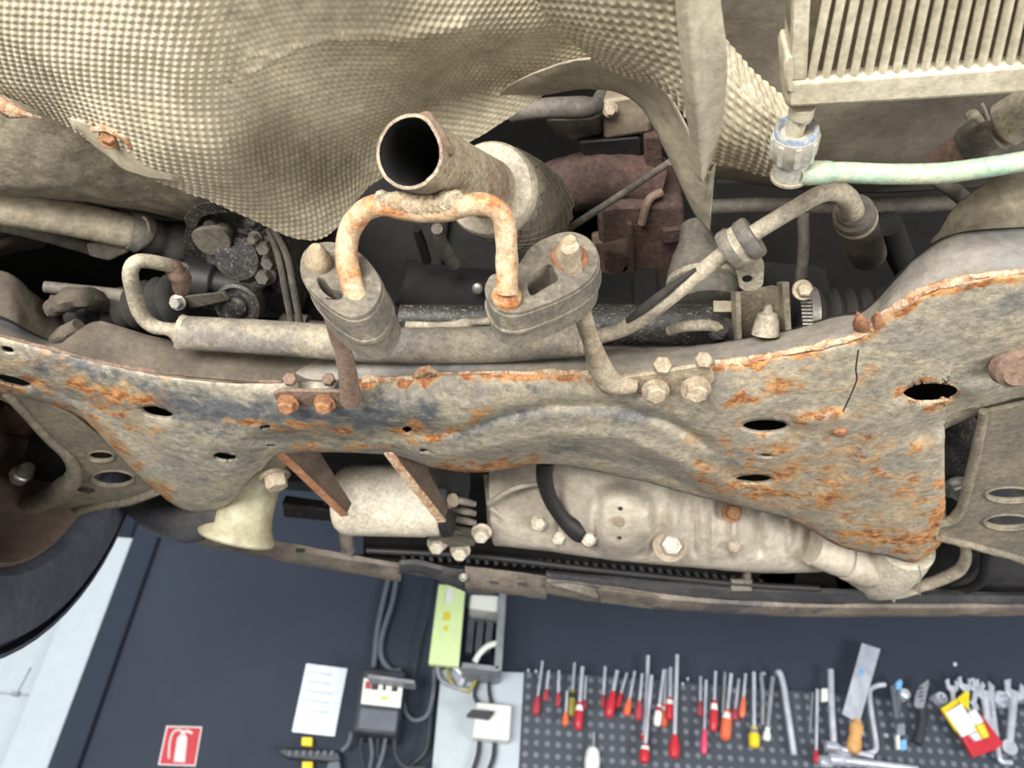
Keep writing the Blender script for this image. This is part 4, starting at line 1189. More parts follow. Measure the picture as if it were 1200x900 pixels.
# brown bellhousing section
MB().grid(patch([[(565, 545, .53), (610, 540, .53), (645, 545, .53)], [(570, 590, .49), (610, 585, .505), (640, 590, .50)], [(572, 630, .465), (610, 634, .47), (642, 640, .47)]], 30, 30, .004, 30, 7)).build('bellhousing', 'alu_brown', op, solid=.003)
MB().tube([(572, 590, .478, 3), (590, 578, .480, 3), (610, 570, .485, 3), (640, 566, .49, 3)], 8).build('cast_rib', 'alu', op)
MB().tube([(574, 595, .478, 3), (590, 608, .474, 3), (604, 630, .468, 3)], 8).build('cast_rib', 'alu', op)
for (u, v) in ((655, 628), (690, 630), (632, 612)):
    q = panp(u, v, .002)
    MB().hexbolt(q, (0, -.9, -.6), K(q, 7), .010).build('flange_bolt', 'filter_white', op)
tag(MB().tube([(640, 540, .50, 11), (638, 560, .488, 10), (645, 585, .474, 9), (660, 608, .462, 9), (672, 618, .458, 12), (680, 622, .458, 14), (686, 622, .458, 10)], 16, 6).build('breather_hose', 'black_part'), 'black rubber hose bent across the cream oil pan', 'hose')

# end housing on the right of the pan
eh = thing('pump_housing', 'cream cylindrical pump housing at the right end of the oil pan', 'pump', P(1020, 665, .46))
MB().tube([(952, 640, .475, 22), (975, 648, .470, 24), (990, 653, .468, 24)], 22, 5).build('neck', 'alu', eh)
MB().tube([(990, 653, .466, 21), (994, 654, .466, 26), (1012, 660, .466, 27), (1022, 662, .466, 25)], 24, 5).build('drum', 'alu', eh)
MB().tube([(1062, 640, .47, 32), (1050, 658, .465, 31), (1036, 676, .461, 26), (1026, 688, .46, 16), (1020, 692, .462, 8)], 24, 5).build('elbow', 'filter_white', eh)
MB().tube([(1000, 676, .462, 9), (1024, 692, .458, 8), (1050, 694, .458, 8), (1075, 690, .458, 6)], 12, 5).build('lower_lip', 'alu', eh)
for (u, v) in ((1018, 696), (1046, 700)):
    MB().tube([(u, v - 6, .458, 3), (u + 1, v + 4, .455, 2)], 8).build('pin', 'alu', eh)
tag(MB().tube([(1130, 638, .465, 5), (1132, 652, .463, 6), (1124, 668, .461, 7), (1100, 680, .459, 7), (1075, 688, .458, 7)], 14, 6).build('refrigerant_pipe', 'pipe_dusty'), 'dusty bent pipe curving down to the cream pump housing', 'pipe')
tag(MB().wire([P(1077, 663, .43), P(1079, 676, .425), P(1076, 686, .42), P(1078, 697, .416)], .0011, 6).build('cable_tie_tail', 'bright_steel'), 'thin twisted wire hanging from the subframe corner', 'wire')

# ================================================================== oil filter and mount
of = thing('oil_filter', 'dusty white canister oil filter between two rusty rails', 'oil filter', P(470, 600, .46))
a_, b2 = P(402, 586, .475), P(524, 588, .475)
d = b2 - a_
L = d.length
rr = K(a_, 41)
MB().lathe(a_, d, [(-.006, rr * .5), (-.004, rr * .86), (.004, rr * .97), (.012, rr), (L * .80, rr * 1.0), (L * .82, rr * .97), (L * .97, rr * .95)], 40).build('canister', 'filter_white', of)
MB().lathe(a_ + d * .97, d, [(0, rr * .98), (.004, rr * 1.0), (.012, rr * .95), (.014, rr * .6)], 40).build('end_cap', 'black_part', of)
mt = thing('engine_mount', 'black finned engine mount with cream bolts beside the oil filter', 'engine mount', P(535, 610, .46))
MB().prism([P(u, v, .470) for u, v in closed([(500, 552), (520, 548), (532, 562), (530, 600), (515, 618), (502, 610)], 4)], (.02, 0, .012)).build('plate', 'black_part', mt, bevel=.002)
for k in range(4):
    v = 585 + k * 11
    MB().tube([(528, v, .466, 4), (545, v + 3, .462, 4.5), (557, v + 6, .462, 3.5)], 10).build('fin', 'metal_grey', mt)
MB().tube([(522, 588, .462, 10), (532, 586, .460, 8)], 12).build('spigot', 'alu_brown', mt)
MB().prism([P(u, v, .455) for u, v in ((500, 620), (530, 622), (560, 630), (556, 640), (520, 642), (502, 634))], (0, .005, .012)).build('foot', 'metal_grey', mt, bevel=.002)
for (u, v) in ((512, 640), (539, 648), (564, 627)):
    q = P(u, v, .452)
    MB().hexbolt(q + V(0, 0, .006), (0, -.5, -1), K(q, 9), .014).build('bolt', 'filter_white', mt, bevel=.001)
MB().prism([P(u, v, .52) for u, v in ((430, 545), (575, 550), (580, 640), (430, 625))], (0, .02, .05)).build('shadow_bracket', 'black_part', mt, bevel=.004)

# beige plastic tower at the front left corner
tw = thing('bump_stop', 'beige plastic flared tower at the front left corner of the subframe', 'plastic tower', P(280, 640, .42))
a_ = P(277, 630, .415)
b2 = a_ + V(.024, -.062, .11)
d = b2 - a_
n_ = d.length
rr = K(a_, 44)
MB().lathe(a_, d, [(-.003, rr * .6), (-.003, rr * .95), (.0, rr * 1.0), (.004, rr * 1.0), (n_ * .08, rr * .92), (n_ * .16, rr * .82), (n_ * .3, rr * .75), (n_ * .6, rr * .72), (n_, rr * .70)], 40).build('tower', 'beige_plastic', tw)
tag(MB().tube([(160, 585, .49, 18), (190, 605, .46, 22), (225, 612, .44, 24), (262, 600, .435, 18)], 18, 5).build('bushing', 'beam_dark'), 'dark rubber bushing tucked between left arm tip and beige tower', 'bushing')

# ================================================================== front cross beam
fb = thing('front_beam', 'long dented grey radiator support beam across the front', 'beam', P(700, 700, .45))
def ribbon(name, topl, botl, z0, z1, mt, parent, nu=60, lip=.012):
    rows = [[(u, v, z0 + .02) for u, v in topl], [(u, v + 1, z0) for u, v in topl], [(u, v, z1) for u, v in botl], [(u, v, z1 + lip) for u, v in botl]]
    return MB().grid(patch(rows, nu, 8, .0015, 20, 4)).build(name, mt, parent, solid=.002)
ribbon('lip_section', [(150, 590), (240, 620), (320, 634), (413, 651), (470, 660)], [(150, 604), (240, 638), (310, 652), (390, 666), (470, 680)], .475, .465, 'beam', fb)
ribbon('lip_section', [(545, 664), (600, 670), (642, 676)], [(545, 689), (600, 695), (640, 701)], .47, .46, 'beam', fb)
ribbon('lip_section', [(640, 678), (720, 688), (800, 699), (933, 707), (1080, 708), (1290, 708)], [(640, 694), (700, 704), (800, 714), (933, 721), (1080, 721), (1290, 720)], .465, .46, 'beam', fb)
ribbon('upper_section', [(640, 668), (720, 676), (800, 683), (933, 689), (1080, 693), (1290, 696)], [(640, 680), (720, 690), (800, 699), (933, 707), (1080, 708), (1290, 708)], .48, .468, 'beam_dark', fb)
ribbon('inner_channel', [(420, 650), (487, 655), (560, 664), (633, 670), (800, 684), (933, 689), (1200, 694)], [(420, 662), (487, 672), (560, 684), (633, 686), (800, 697), (933, 700), (1200, 704)], .50, .475, 'beam_dark', fb, 80)
ribbon('curved_flap', [(468, 657), (490, 657), (520, 664), (548, 668)], [(468, 672), (485, 668), (512, 678), (546, 692)], .468, .464, 'beam_dark', fb, 24)
MB().grid(patch([[(642, 684, .46), (670, 684, .46), (700, 690, .462)], [(650, 686, .455), (676, 694, .452), (702, 703, .455)]], 16, 6)).build('bent_tab', 'metal_grey', fb, solid=.002)
MB().prism([P(u, v, .457) for u, v in ((700, 690), (770, 700), (776, 706), (766, 714), (704, 706))], (0, .004, .006)).build('bolted_plate', 'beam', fb, bevel=.001)
for (u, v) in ((579, 682), (612, 684), (728, 697), (352, 645), (437, 664)):
    q = P(u, v, .462)
    MB().box(q, (.014, .003, .006), (RT, F, UP)).build('slot', 'black_part', fb)
q = P(543, 676, .461)
MB().hexbolt(q, (0, -.6, -1), K(q, 4), .006).build('screw', 'bright_steel', fb)
MB().tube([(404, 606, .50, 8), (405, 625, .49, 8), (408, 645, .48, 8)], 12).build('strut', 'beam', fb)
MB().prism([P(u, v, .52) for u, v in ((330, 590), (400, 600), (396, 612), (332, 606))], (0, .01, .02)).build('corner_plate', 'metal_dark', fb, bevel=.002)

rd = thing('radiator', 'black slatted radiator shroud between oil pan and front beam', 'radiator', P(680, 665, .48))
MB().prism([P(u, v, .50) for u, v in ((425, 622), (560, 630), (700, 644), (900, 662), (1000, 672), (1000, 702), (900, 702), (640, 690), (425, 662))], (0, .015, .25)).build('shroud', 'black_part', rd, bevel=.004)
for k in range(40):
    t = k / 39
    u, v = 470 + 420 * t, 653 + 32 * t - 4 * math.sin(t * 3.1)
    q = P(u, v, .492)
    MB().bar(q + V(0, -.002, .010), q + V(.006, -.004, -.006), .006, .005, (1, 0, 0)).build('slat', 'beam_dark', rd)
MB().tube([(430, 645, .485, 4), (560, 652, .483, 4), (700, 668, .48, 4), (860, 684, .478, 4), (960, 690, .478, 4)], 8, 8).build('lower_rail', 'black_part', rd)
# plastic duct at right
du = thing('air_duct', 'black plastic air duct at the right end of the front beam', 'duct', P(1120, 680, .47))
MB().prism([P(u, v, .50) for u, v in ((970, 670), (1080, 690), (1160, 640), (1290, 650), (1290, 705), (1150, 702), (980, 698))], (0, .02, .12)).build('duct_body', 'beam_dark', du, bevel=.006)
MB().tube([(1078, 690, .488, 5), (1120, 694, .486, 5), (1150, 680, .486, 6), (1156, 645, .49, 6)], 10).build('duct_rim', 'black_part', du)
MB().prism([P(u, v, .50) for u, v in ((890, 672), (935, 668), (930, 692), (880, 694))], (0, .006, .02)).build('clip_block', 'black_part', du, bevel=.003)
q = P(868, 685, .478)
tag(MB().box(q, (.035, .012, .02), (RT, F, UP)).lathe(q + UP * .01 + RT * .01, UP, [(0, .007), (.008, .007), (.012, .004)], 12).build('drain_tap', 'metal_grey', bevel=.002), 'small grey drain tap under the oil pan on the radiator rail', 'tap')

# ================================================================== things on the workshop wall
WF = WY - .001


def wp(u, v, o=0.0):
    return Q(u, v, WF - o)


def slab(pix, off, th, name, mt, parent=None, bevel=0, **k):
    """flat outline in the wall plane, standing 'off' from the wall, th thick"""
    return MB().prism([wp(u, v, off) for u, v in pix], (0, th, 0)).build(name, mt, parent, bevel=bevel, **k)


# extinguisher sign
sg = thing('fire_sign', 'red square fire extinguisher sign with white symbol', 'sign', wp(211, 897, .005))
slab([(195, 850.5), (237, 851.5), (229, 898), (185, 896.5)], .006, .005, 'border', 'sign_white', sg)
slab([(196.5, 852.3), (235, 853.2), (227.6, 896.3), (187.2, 895)], .0075, .002, 'plate', 'sign_red', sg)
slab([(211, 861), (217.5, 861), (219.5, 865), (216.5, 893.5), (203.5, 892.5), (207.5, 865)], .0085, .001, 'cylinder_symbol', 'sign_white', sg)
slab([(212, 855.5), (218, 856), (217, 860.5), (211.5, 860.2)], .0085, .001, 'valve_symbol', 'sign_white', sg)
slab([(219, 854.5), (226, 858), (225, 860.5), (217, 857.5)], .0085, .001, 'handle_symbol', 'sign_white', sg)
c = MB()
c.wire([wp(213, 855.5, .008), wp(205, 856.5, .008), wp(200.5, 864, .008), wp(198.5, 876, .008), wp(198, 889, .008)], .004, 6).build('hose_symbol', 'sign_white', sg)
# sheet of paper
ps = thing('notice_sheet', 'white printed paper sheet pinned to the navy wall', 'paper', wp(372, 862))
slab([(359, 777.5), (407, 783.5), (392, 863), (342, 857.5)], .003, .002, 'sheet', 'paper', ps)
for k in range(6):
    t = (k + .6) / 7.2
    a_ = (359 - 17 * t + 6, 777.5 + 80 * t + 1)
    w_ = rng.uniform(20, 32)
    slab([a_, (a_[0] + w_, a_[1] + 4), (a_[0] + w_ - .7, a_[1] + 7.4), (a_[0] - .7, a_[1] + 3.4)], .0035, .0004, 'printed_line', 'print_grey', ps)

# socket strip with yellow tags
st = thing('socket_strip', 'dark socket strip with two yellow tags below the paper sheet', 'power strip', wp(362, 900))
MB().prism([wp(u, v, .05) for u, v in ((330, 877), (396, 881), (400, 890), (392, 893), (336, 888), (326, 882))], (0, .045, 0)).build('strip_body', 'black_plastic', st, bevel=.004)
for k in range(7):
    u = 338 + k * 8.2
    MB().prism([wp(x, y, .058) for x, y in ((u, 879), (u + 4, 879.5), (u + 3, 886), (u - 1, 885.5))], (0, .01, 0)).build('socket', 'grey_plastic', st, bevel=.001)
for (u, v) in ((359.5, 868.5), (360, 897)):
    MB().prism([wp(x, y, .03) for x, y in ((u - 6, v - 5), (u + 6.5, v - 4.5), (u + 6, v + 6), (u - 6.5, v + 5))], (0, .028, 0)).build('yellow_tag', 'yellow_plastic', st, bevel=.002)
MB().prism([wp(u, v, .05) for u, v in ((384, 893), (398, 891), (400, 908), (380, 908))], (0, .045, 0)).build('clip', 'grey_plastic', st, bevel=.004)

# charger box
cb = thing('charger_box', 'dark grey wall charger with white label and metal shelf', 'charger', wp(440, 866))
D0 = .16
MB().prism([wp(u, v, D0) for u, v in ((424, 782), (476, 786), (464, 864), (412, 858))], (0, D0, 0)).build('case', 'black_plastic', cb, bevel=.01)
MB().prism([wp(u, v, D0 + .004) for u, v in ((426.5, 794.5), (472.5, 799), (469, 829.5), (423, 824.5))], (0, .006, 0)).build('label_plate', 'white_plastic', cb)
MB().prism([wp(u, v, D0 + .012) for u, v in ((422, 829), (467, 833), (463.5, 858), (418.5, 853.5))], (0, .014, 0)).build('lower_cover', 'grey_plastic', cb, bevel=.004)
for (u, v, w_, h_, mtn) in ((432, 803, 7, 9, 'dull_red'), (440, 804.5, 8, 8, 'print_black'), (451, 805, 4, 8, 'print_black'), (463, 807, 7, 7, 'print_black'), (451, 818, 8, 4, 'yellow_plastic')):
    MB().prism([wp(x, y, D0 + .005) for x, y in ((u - w_ / 2, v - h_ / 2), (u + w_ / 2, v - h_ / 2 + .5), (u + w_ / 2 - 1, v + h_ / 2), (u - w_ / 2 - 1, v + h_ / 2 - .5))], (0, .001, 0)).build('label_print', mtn, cb)
MB().prism([wp(u, v, D0 + .08) for u, v in ((431, 789.5), (486, 797), (485, 801.5), (430, 794))], (0, .08, 0)).build('metal_shelf', 'tool_dull', cb, bevel=.002)

# conduits above the charger
for (pts, lab) in (([(458, 668), (450, 700), (442, 740), (438, 783)], 'grey flexible conduit running down to the charger box'),
                   ([(466, 668), (460, 705), (448, 745), (447, 770), (458, 785), (470, 786)], 'grey conduit curling onto the top of the charger box'),
                   ([(508, 668), (503, 710), (492, 755), (484, 796)], 'thin dark cable hanging above the metal shelf')):
    thin = 'thin' in lab
    tag(MB().wire([wp(u, v, .03) for u, v in pts], .010 if not thin else .006, 10, 8).build('conduit', 'black_plastic' if thin else 'grey_plastic'), lab, 'conduit')
# cables below the charger
for k, pts in enumerate(([(412, 858), (408, 872), (400, 880)], [(424, 862), (423, 880), (428, 905)], [(434, 863), (436, 885), (432, 908)], [(443, 864), (444, 885), (452, 908)],
                         [(452, 864), (448, 885), (440, 908)], [(462, 864), (464, 885), (475, 898), (498, 900)])):
    tag(MB().wire([wp(u, v, .06 + .012 * k) for u, v in pts], .007, 8, 8).build('charger_cable', 'black_plastic' if k % 2 else 'grey_plastic'),
        ('dark cable from the charger box curling to the socket strip', 'dark cable straight under the charger box case', 'dark cable straight under the charger box case', 'grey crossing cable under the charger box',
         'grey crossing cable under the charger box', 'black cable from the charger box sagging towards the white panel')[k], 'cable', 'cables below the charger box')
tag(MB().wire([wp(u, v, .05) for u, v in ((472, 820), (476, 836), (486, 844), (500, 838), (507, 815), (509, 784))], .008, 10, 8).build('looped_cable', 'grey_plastic'), 'grey cable looping from the charger up to the lime cabinet', 'cable')
tag(MB().wire([wp(u, v, .035) for u, v in ((506, 800), (503, 850), (498, 880), (480, 897), (470, 905))], .008, 10, 8).build('drooping_cable', 'black_plastic'), 'black cable drooping beside the white backing panel', 'cable')

# lime cabinet with open frame
lc = thing('control_cabinet', 'lime green control cabinet door standing open', 'cabinet', wp(545, 786))
MB().prism([wp(u, v, .24) for u, v in ((514, 684), (545.5, 687), (537.5, 781), (502, 778))], (0, .03, 0)).build('door_panel', 'lime', lc, bevel=.004)
for (u, v, w_, h_, m_) in ((527, 698, 8, 16, 'white_plastic'), (524, 722, 7, 9, 'yellow_plastic'), (523, 736, 4, 5, 'yellow_plastic')):
    MB().prism([wp(x, y, .2445) for x, y in ((u - w_ / 2, v - h_ / 2), (u + w_ / 2, v - h_ / 2), (u + w_ / 2 - 1, v + h_ / 2), (u - w_ / 2 - 1, v + h_ / 2))], (0, .003, 0)).build('sticker', m_, lc)
for pts in (((585, 688), (594, 690), (588, 786), (579, 784)), ((541, 776), (586, 781), (585, 787), (540, 782)), ((547, 686), (592, 689), (591, 694), (546, 691))):
    MB().prism([wp(u, v, .20) for u, v in pts], (0, .20, 0)).build('frame_bar', 'tool_dull', lc, bevel=.004)
MB().prism([wp(u, v, .02) for u, v in ((545, 690), (590, 692), (584, 784), (538, 780))], (0, .018, 0)).build('back_plate', 'wall_navy_dark', lc)
MB().prism([wp(u, v, .19) for u, v in ((551, 696), (587, 698), (585, 717), (549, 713))], (0, .15, 0)).build('relay_block', 'white_plastic', lc, bevel=.008)
for k in range(3):
    MB().prism([wp(u, v, .10) for u, v in ((549 + k * 11, 722), (557 + k * 11, 723), (553 + k * 11, 765), (545 + k * 11, 764))], (0, .05, 0)).build('breaker', 'grey_plastic', lc, bevel=.004)
MB().wire([wp(u, v, .19) for u, v in ((586, 753), (572, 757), (562, 766), (556, 776))], .010, 8, 8).build('inner_cable', 'white_plastic', lc)

# white backing panel, switch box, cable clutter
slab_o = slab([(517, 784), (614, 788), (607, 915), (505, 915)], .022, .02, 'backing_panel', 'white_paint', bevel=.002)
tag(slab_o, 'white backing panel between lime cabinet and pegboard', 'panel')
sw = thing('switch_box', 'white switch box with dark lever on the white backing panel', 'switch box', wp(575, 868, .03))
MB().prism([wp(u, v, .11) for u, v in ((558, 822), (600, 826), (597, 868), (553, 864))], (0, .085, 0)).build('box', 'white_plastic', sw, bevel=.008)
MB().prism([wp(u, v, .15) for u, v in ((553, 831), (580, 833), (573, 842), (546, 838))], (0, .04, 0)).build('lever', 'black_plastic', sw, bevel=.004)
for k, (pts, m_, r_) in enumerate((([(512, 778), (516, 795), (530, 804), (548, 808)], 'tool_dull', .008), ([(524, 780), (528, 798), (545, 810), (556, 800), (560, 784)], 'olive_plastic', .006),
                            ([(532, 780), (542, 792), (538, 804)], 'tool_steel', .012), ([(566, 784), (560, 800), (556, 815), (562, 828)], 'black_plastic', .007), ([(577, 786), (573, 805), (576, 826)], 'black_plastic', .007),
                            ([(562, 866), (560, 885), (552, 910)], 'black_plastic', .008), ([(580, 868), (578, 888), (570, 910)], 'black_plastic', .008), ([(545, 790), (556, 786), (566, 792)], 'tool_steel', .012))):
    lab = {'tool_dull': 'grey cable dropping from the lime cabinet onto the white panel', 'olive_plastic': 'olive cable looping under the lime cabinet',
           'tool_steel': 'silver cable gland under the lime cabinet', 'black_plastic': 'black cable on the white panel running past the switch box'}[m_]
    if m_ == 'black_plastic':
        lab = 'black cable entering the top of the white switch box' if k < 5 else 'black cable leaving the underside of the white switch box'
    tag(MB().wire([wp(u, v, .05) for u, v in pts], r_, 8, 8).build('wall_cable', m_), lab, 'cable', 'cables on the white backing panel')

# pegboard
pb = thing('pegboard', 'dark grey perforated tool panel on the navy wall', 'pegboard', wp(900, 905))
x0, x1 = wp(613, 790).x, 1.95
zt, zb = wp(640, 788).z, wp(640, 788).z - .85
MB().box(((x0 + x1) / 2, WF - .012, (zt + zb) / 2), (x1 - x0, .02, zt - zb)).build('panel', 'pegboard', pb, bevel=.003)
c = MB()
nx, nz = int((x1 - x0) / .036), 16
for i in range(nx):
    for j in range(nz):
        xx, zz = x0 + .02 + i * .036, zt - .02 - j * .036
        c.lathe((xx, WF - .0215, zz), (0, -1, 0), [(0, .0095), (.002, .0095), (.002, .006), (.0008, .006)], 8)
c.build('perforation_rims', 'peg_dot', pb, kind='stuff')
for (u, v) in ((619, 787), (628, 788), (800, 803), (806, 797), (1106, 818)):
    MB().wire([wp(u, v, .02), wp(u, v, .06), wp(u, v - 3, .065)], .004, 6).build('hook', 'tool_steel', pb)


def rodw(c, a, b, r0, r1=None, off=.055, seg=10):
    c.sweep([wp(a[0], a[1], off), wp(b[0], b[1], off)], [r0, r1 or r0], seg)
    return c


def driver(u0, v0, u1, v1, fr, mt_, hw, lab, grp=None, sw_=1.6, band=None, off=.055, steel='tool_steel'):
    t = thing('screwdriver', lab, 'screwdriver', wp(u1, v1, off), grp)
    a, b = Vector((u0, v0)), Vector((u1, v1))
    m_ = a + (b - a) * fr
    k = K(wp(u0, v0, off), 1)
    rodw(MB(), a, m_, sw_ * k, sw_ * k, off).build('blade', steel, t)
    p_, e = wp(m_.x, m_.y, off), wp(u1, v1, off)
    n = (e - p_).length
    MB().lathe(p_, e - p_, [(0, sw_ * k * 1.2), (n * .06, hw * k * .65), (n * .2, hw * k * .62), (n * .4, hw * k * .95), (n * .7, hw * k), (n * .92, hw * k * .9), (n, hw * k * .5)], 14).build('handle', mt_, t)
    if band:
        MB().lathe(p_ + (e - p_) * .12, e - p_, [(0, hw * k * .72), (n * .2, hw * k * .9)], 14).build('grip_band', band, t)
    return t


def c6(x, y):
    return 600 + x * .18333, 740 + y * .18333


def c7(x, y):
    return 800 + x * .18333, 740 + y * .18333


def c8(x, y):
    return 980 + x * .18333, 740 + y * .18333


SM = 'small dull red screwdriver among the first short row by the white panel'
DR = [
    (c6, 195, 190, 150, 535, .65, 'dull_red', 4.8, 'dull red screwdriver hanging closest to the white backing panel', None, None),
    (c6, 235, 250, 212, 445, .62, 'dull_red', 3.6, SM, 'small red screwdrivers', None),
    (c6, 300, 250, 292, 480, .62, 'dull_red', 3, SM, 'small red screwdrivers', None),
    (c6, 400, 200, 375, 545, .50, 'olive_plastic', 4.5, 'screwdriver with olive yellow ringed handle', None, 'print_black'),
    (c6, 352, 380, 340, 605, .62, 'orange_plastic', 4.2, 'short orange-red screwdriver half behind the olive one', None, None),
    (c6, 450, 225, 420, 630, .56, 'red_plastic', 5.2, 'red screwdriver with white collar beside the olive one', None, 'white_plastic'),
    (c6, 472, 285, 460, 500, .72, 'dull_red', 3.6, 'slim red screwdriver right behind the one with white collar', None, None),
    (c6, 595, 225, 580, 490, .68, 'dull_red', 3, 'slim dull red screwdriver left of the bright red stubby one', None, None),
    (c6, 672, 250, 615, 550, .44, 'red_plastic', 5.6, 'bright red tilted stubby screwdriver', None, None),
    (c6, 735, 265, 668, 490, .58, 'red_plastic', 4.2, 'tilted red screwdriver tucked behind the bright stubby one', None, None),
    (c6, 785, 255, 730, 540, .62, 'orange_plastic', 4.5, 'orange screwdriver with a thin steel blade', None, None),
    (c6, 832, 270, 803, 570, .58, 'dull_red', 4.8, 'dull red screwdriver just left of the crossed long pair', None, None),
    (c6, 870, 155, 845, 695, .92, 'red_plastic', 5, 'very long steel screwdriver with short red and white grip', None, 'white_plastic'),
    (c6, 892, 280, 842, 842, .78, 'red_plastic', 6, 'long screwdriver with white-collared red handle crossing the longest one', None, 'white_plastic'),
    (c6, 970, 245, 925, 605, .62, 'white_plastic', 4.5, 'screwdriver with pale ribbed handle in the tight cluster', None, 'dull_red'),
    (c6, 985, 245, 965, 612, .60, 'orange_plastic', 5.6, 'orange screwdriver with striped collar in the tight cluster', None, 'white_plastic'),
    (c6, 1015, 230, 1008, 570, .56, 'red_plastic', 5.4, 'red screwdriver with striped collar in the tight cluster', None, 'white_plastic'),
    (c6, 1056, 150, 1035, 812, .77, 'red_plastic', 6.2, 'long pinkish red screwdriver standing alone right of the cluster', None, None),
    (c7, 115, 290, 113, 545, .62, 'dull_red', 3.4, 'dull red screwdriver behind the pink-handled one', None, None),
    (c7, 150, 310, 135, 785, .66, 'pink_plastic', 3.8, 'slim screwdriver with long pink handle', None, None),
    (c7, 210, 255, 195, 640, .48, 'red_plastic', 4.8, 'red screwdriver with striped collar beside the pink one', None, 'white_plastic'),
    (c7, 310, 270, 268, 695, .54, 'orange_plastic', 6.6, 'fat orange-red screwdriver with striped collar', None, 'white_plastic'),
    (c7, 360, 305, 330, 570, .72, 'dull_red', 4.2, 'short dull red screwdriver right of the fat one', None, None),
    (c7, 402, 270, 378, 550, .54, 'orange_plastic', 3.6, 'slim orange screwdriver with dark tip', None, None),
    (c7, 455, 260, 457, 745, .72, 'yellow_plastic', 6.2, 'screwdriver with yellow and grey handle', None, 'tool_dull'),
    (c7, 860, 370, 853, 840, .83, 'red_plastic', 3.4, 'thin straight steel driver with small red grip left of the saw', None, None),
]
for i, (f_, xa, ya, xb, yb, fr, mt_, hw, lab, grp, band) in enumerate(DR):
    ua, va = f_(xa, ya)
    ub_, vb = f_(xb, yb)
    driver(ua, va, ub_, vb, fr, mt_, hw, lab, grp, 1.7 if hw < 5 else 2.3, band, .05 + .022 * (i % 3))
t = thing('screwdriver', 'white-handled screwdriver hanging below the others', 'screwdriver', wp(694, 910, .05))
rodw(MB(), (696, 858), (695.5, 877), .005).build('blade', 'tool_dull', t)
MB().lathe(wp(695, 876, .055), wp(693, 912, .055) - wp(695, 876, .055), [(0, .014), (.01, .022), (.04, .026), (.07, .024), (.12, .026)], 16).build('handle', 'white_plastic', t)
t = driver(*c7(575, 290), *c7(535, 700), .80, 'white_plastic', 4.2, 'grey rod tool with a white bulb end', None, 2.6, None, .06, 'tool_dull')
t.name = 'rod_tool'; t['category'] = 'tool'


def rodtool(name, pts, r, lab, cat, mtn='tool_steel', off=.055, grp=None):
    return tag(MB().wire([wp(u, v, off) for u, v in pts], r, 10, 6).build(name, mtn), lab, cat, grp)


rodtool('thin_rod', [c7(270, 260), c7(263, 400), c7(255, 520)], .005, 'thin dull rod behind the striped red screwdriver', 'rod', 'tool_dull')
rodtool('hook_rod', [c7(528, 275), c7(512, 268), c7(502, 290), c7(512, 400), c7(510, 600)], .007, 'dark grey hooked rod beside the yellow screwdriver', 'rod', 'tool_dull')
rodtool('tyre_spoon', [c7(600, 275), c7(620, 265), c7(645, 350), c7(660, 450), c7(690, 640), c7(713, 790)], .011, 'long leaning steel lever with bent tip', 'lever')
rodtool('thin_rod', [c7(832, 390), c7(822, 520), c7(812, 650)], .004, 'thin dark rod beside the thin red-grip driver', 'rod', 'tool_dull')
rodtool('steel_bar', [c7(945, 245), c7(952, 480), c7(967, 730)], .011, 'straight silver bar standing left of the saw', 'bar')
tag(MB().prism([wp(*c7(x, y), .06) for x, y in ((890, 362), (928, 362), (930, 446), (888, 446))], (0, .02, 0)).build('white_tag', 'white_plastic', bevel=.003), 'small white tag hanging left of the silver bar', 'tag')
for k, ((xa, ya), (xb, yb)) in enumerate((((945, 738), (1215, 800)), ((905, 830), (1220, 850)), ((1010, 800), (1240, 870)), ((970, 815), (1500, 880)))):
    a, b_ = c7(xa, ya), c7(xb, yb)
    t = thing('ratchet_bar', ('silver ratchet bar touching the foot of the wooden saw handle', 'silver ratchet bar below the topmost bar of the stack', 'short silver ratchet bar wedged between two longer ones', 'longest silver ratchet bar, lowest of the stack')[k], 'ratchet', wp(*b_, .08), 'ratchet bars below the saw')
    rodw(MB(), a, b_, .012, .010, .06 + .02 * k).build('shaft', 'tool_steel', t)
    q = wp(*a, .06 + .02 * k)
    MB().lathe(q, wp(*b_, .06 + .02 * k) - q, [(-.02, .008), (-.015, .018), (.02, .019), (.035, .011)], 14).build('head', 'tool_steel', t)

# scraper / saw with wooden handle
sp = thing('wide_saw', 'wide rectangular saw blade with wooden handle', 'saw', wp(*c8(110, 775), .07))
MB().prism([wp(*c8(x, y), .075) for x, y in ((165, 75), (282, 112), (150, 578), (120, 572), (38, 528))], (0, .003, 0)).build('blade', 'tool_steel', sp)
MB().prism([wp(*c8(x, y), .0765) for x, y in ((150, 242), (182, 240), (178, 275), (146, 272))], (0, .001, 0)).build('blue_mark', 'blue_paint', sp)
p_, e = wp(*c8(135, 565), .075), wp(*c8(108, 778), .075)
n = (e - p_).length
MB().lathe(p_, e - p_, [(0, .012), (n * .12, .014), (n * .16, .022), (n * .3, .023), (n * .5, .019), (n * .75, .024), (n * .9, .022), (n, .012)], 18).build('handle', 'wood', sp)

rodtool('hex_key', [c8(312, 340), c8(270, 345), c8(228, 362), c8(212, 390), c8(222, 500), c8(245, 650), c8(255, 735), c8(240, 768), c8(190, 782)], .009, 'large cranked silver key right of the saw', 'hex key')
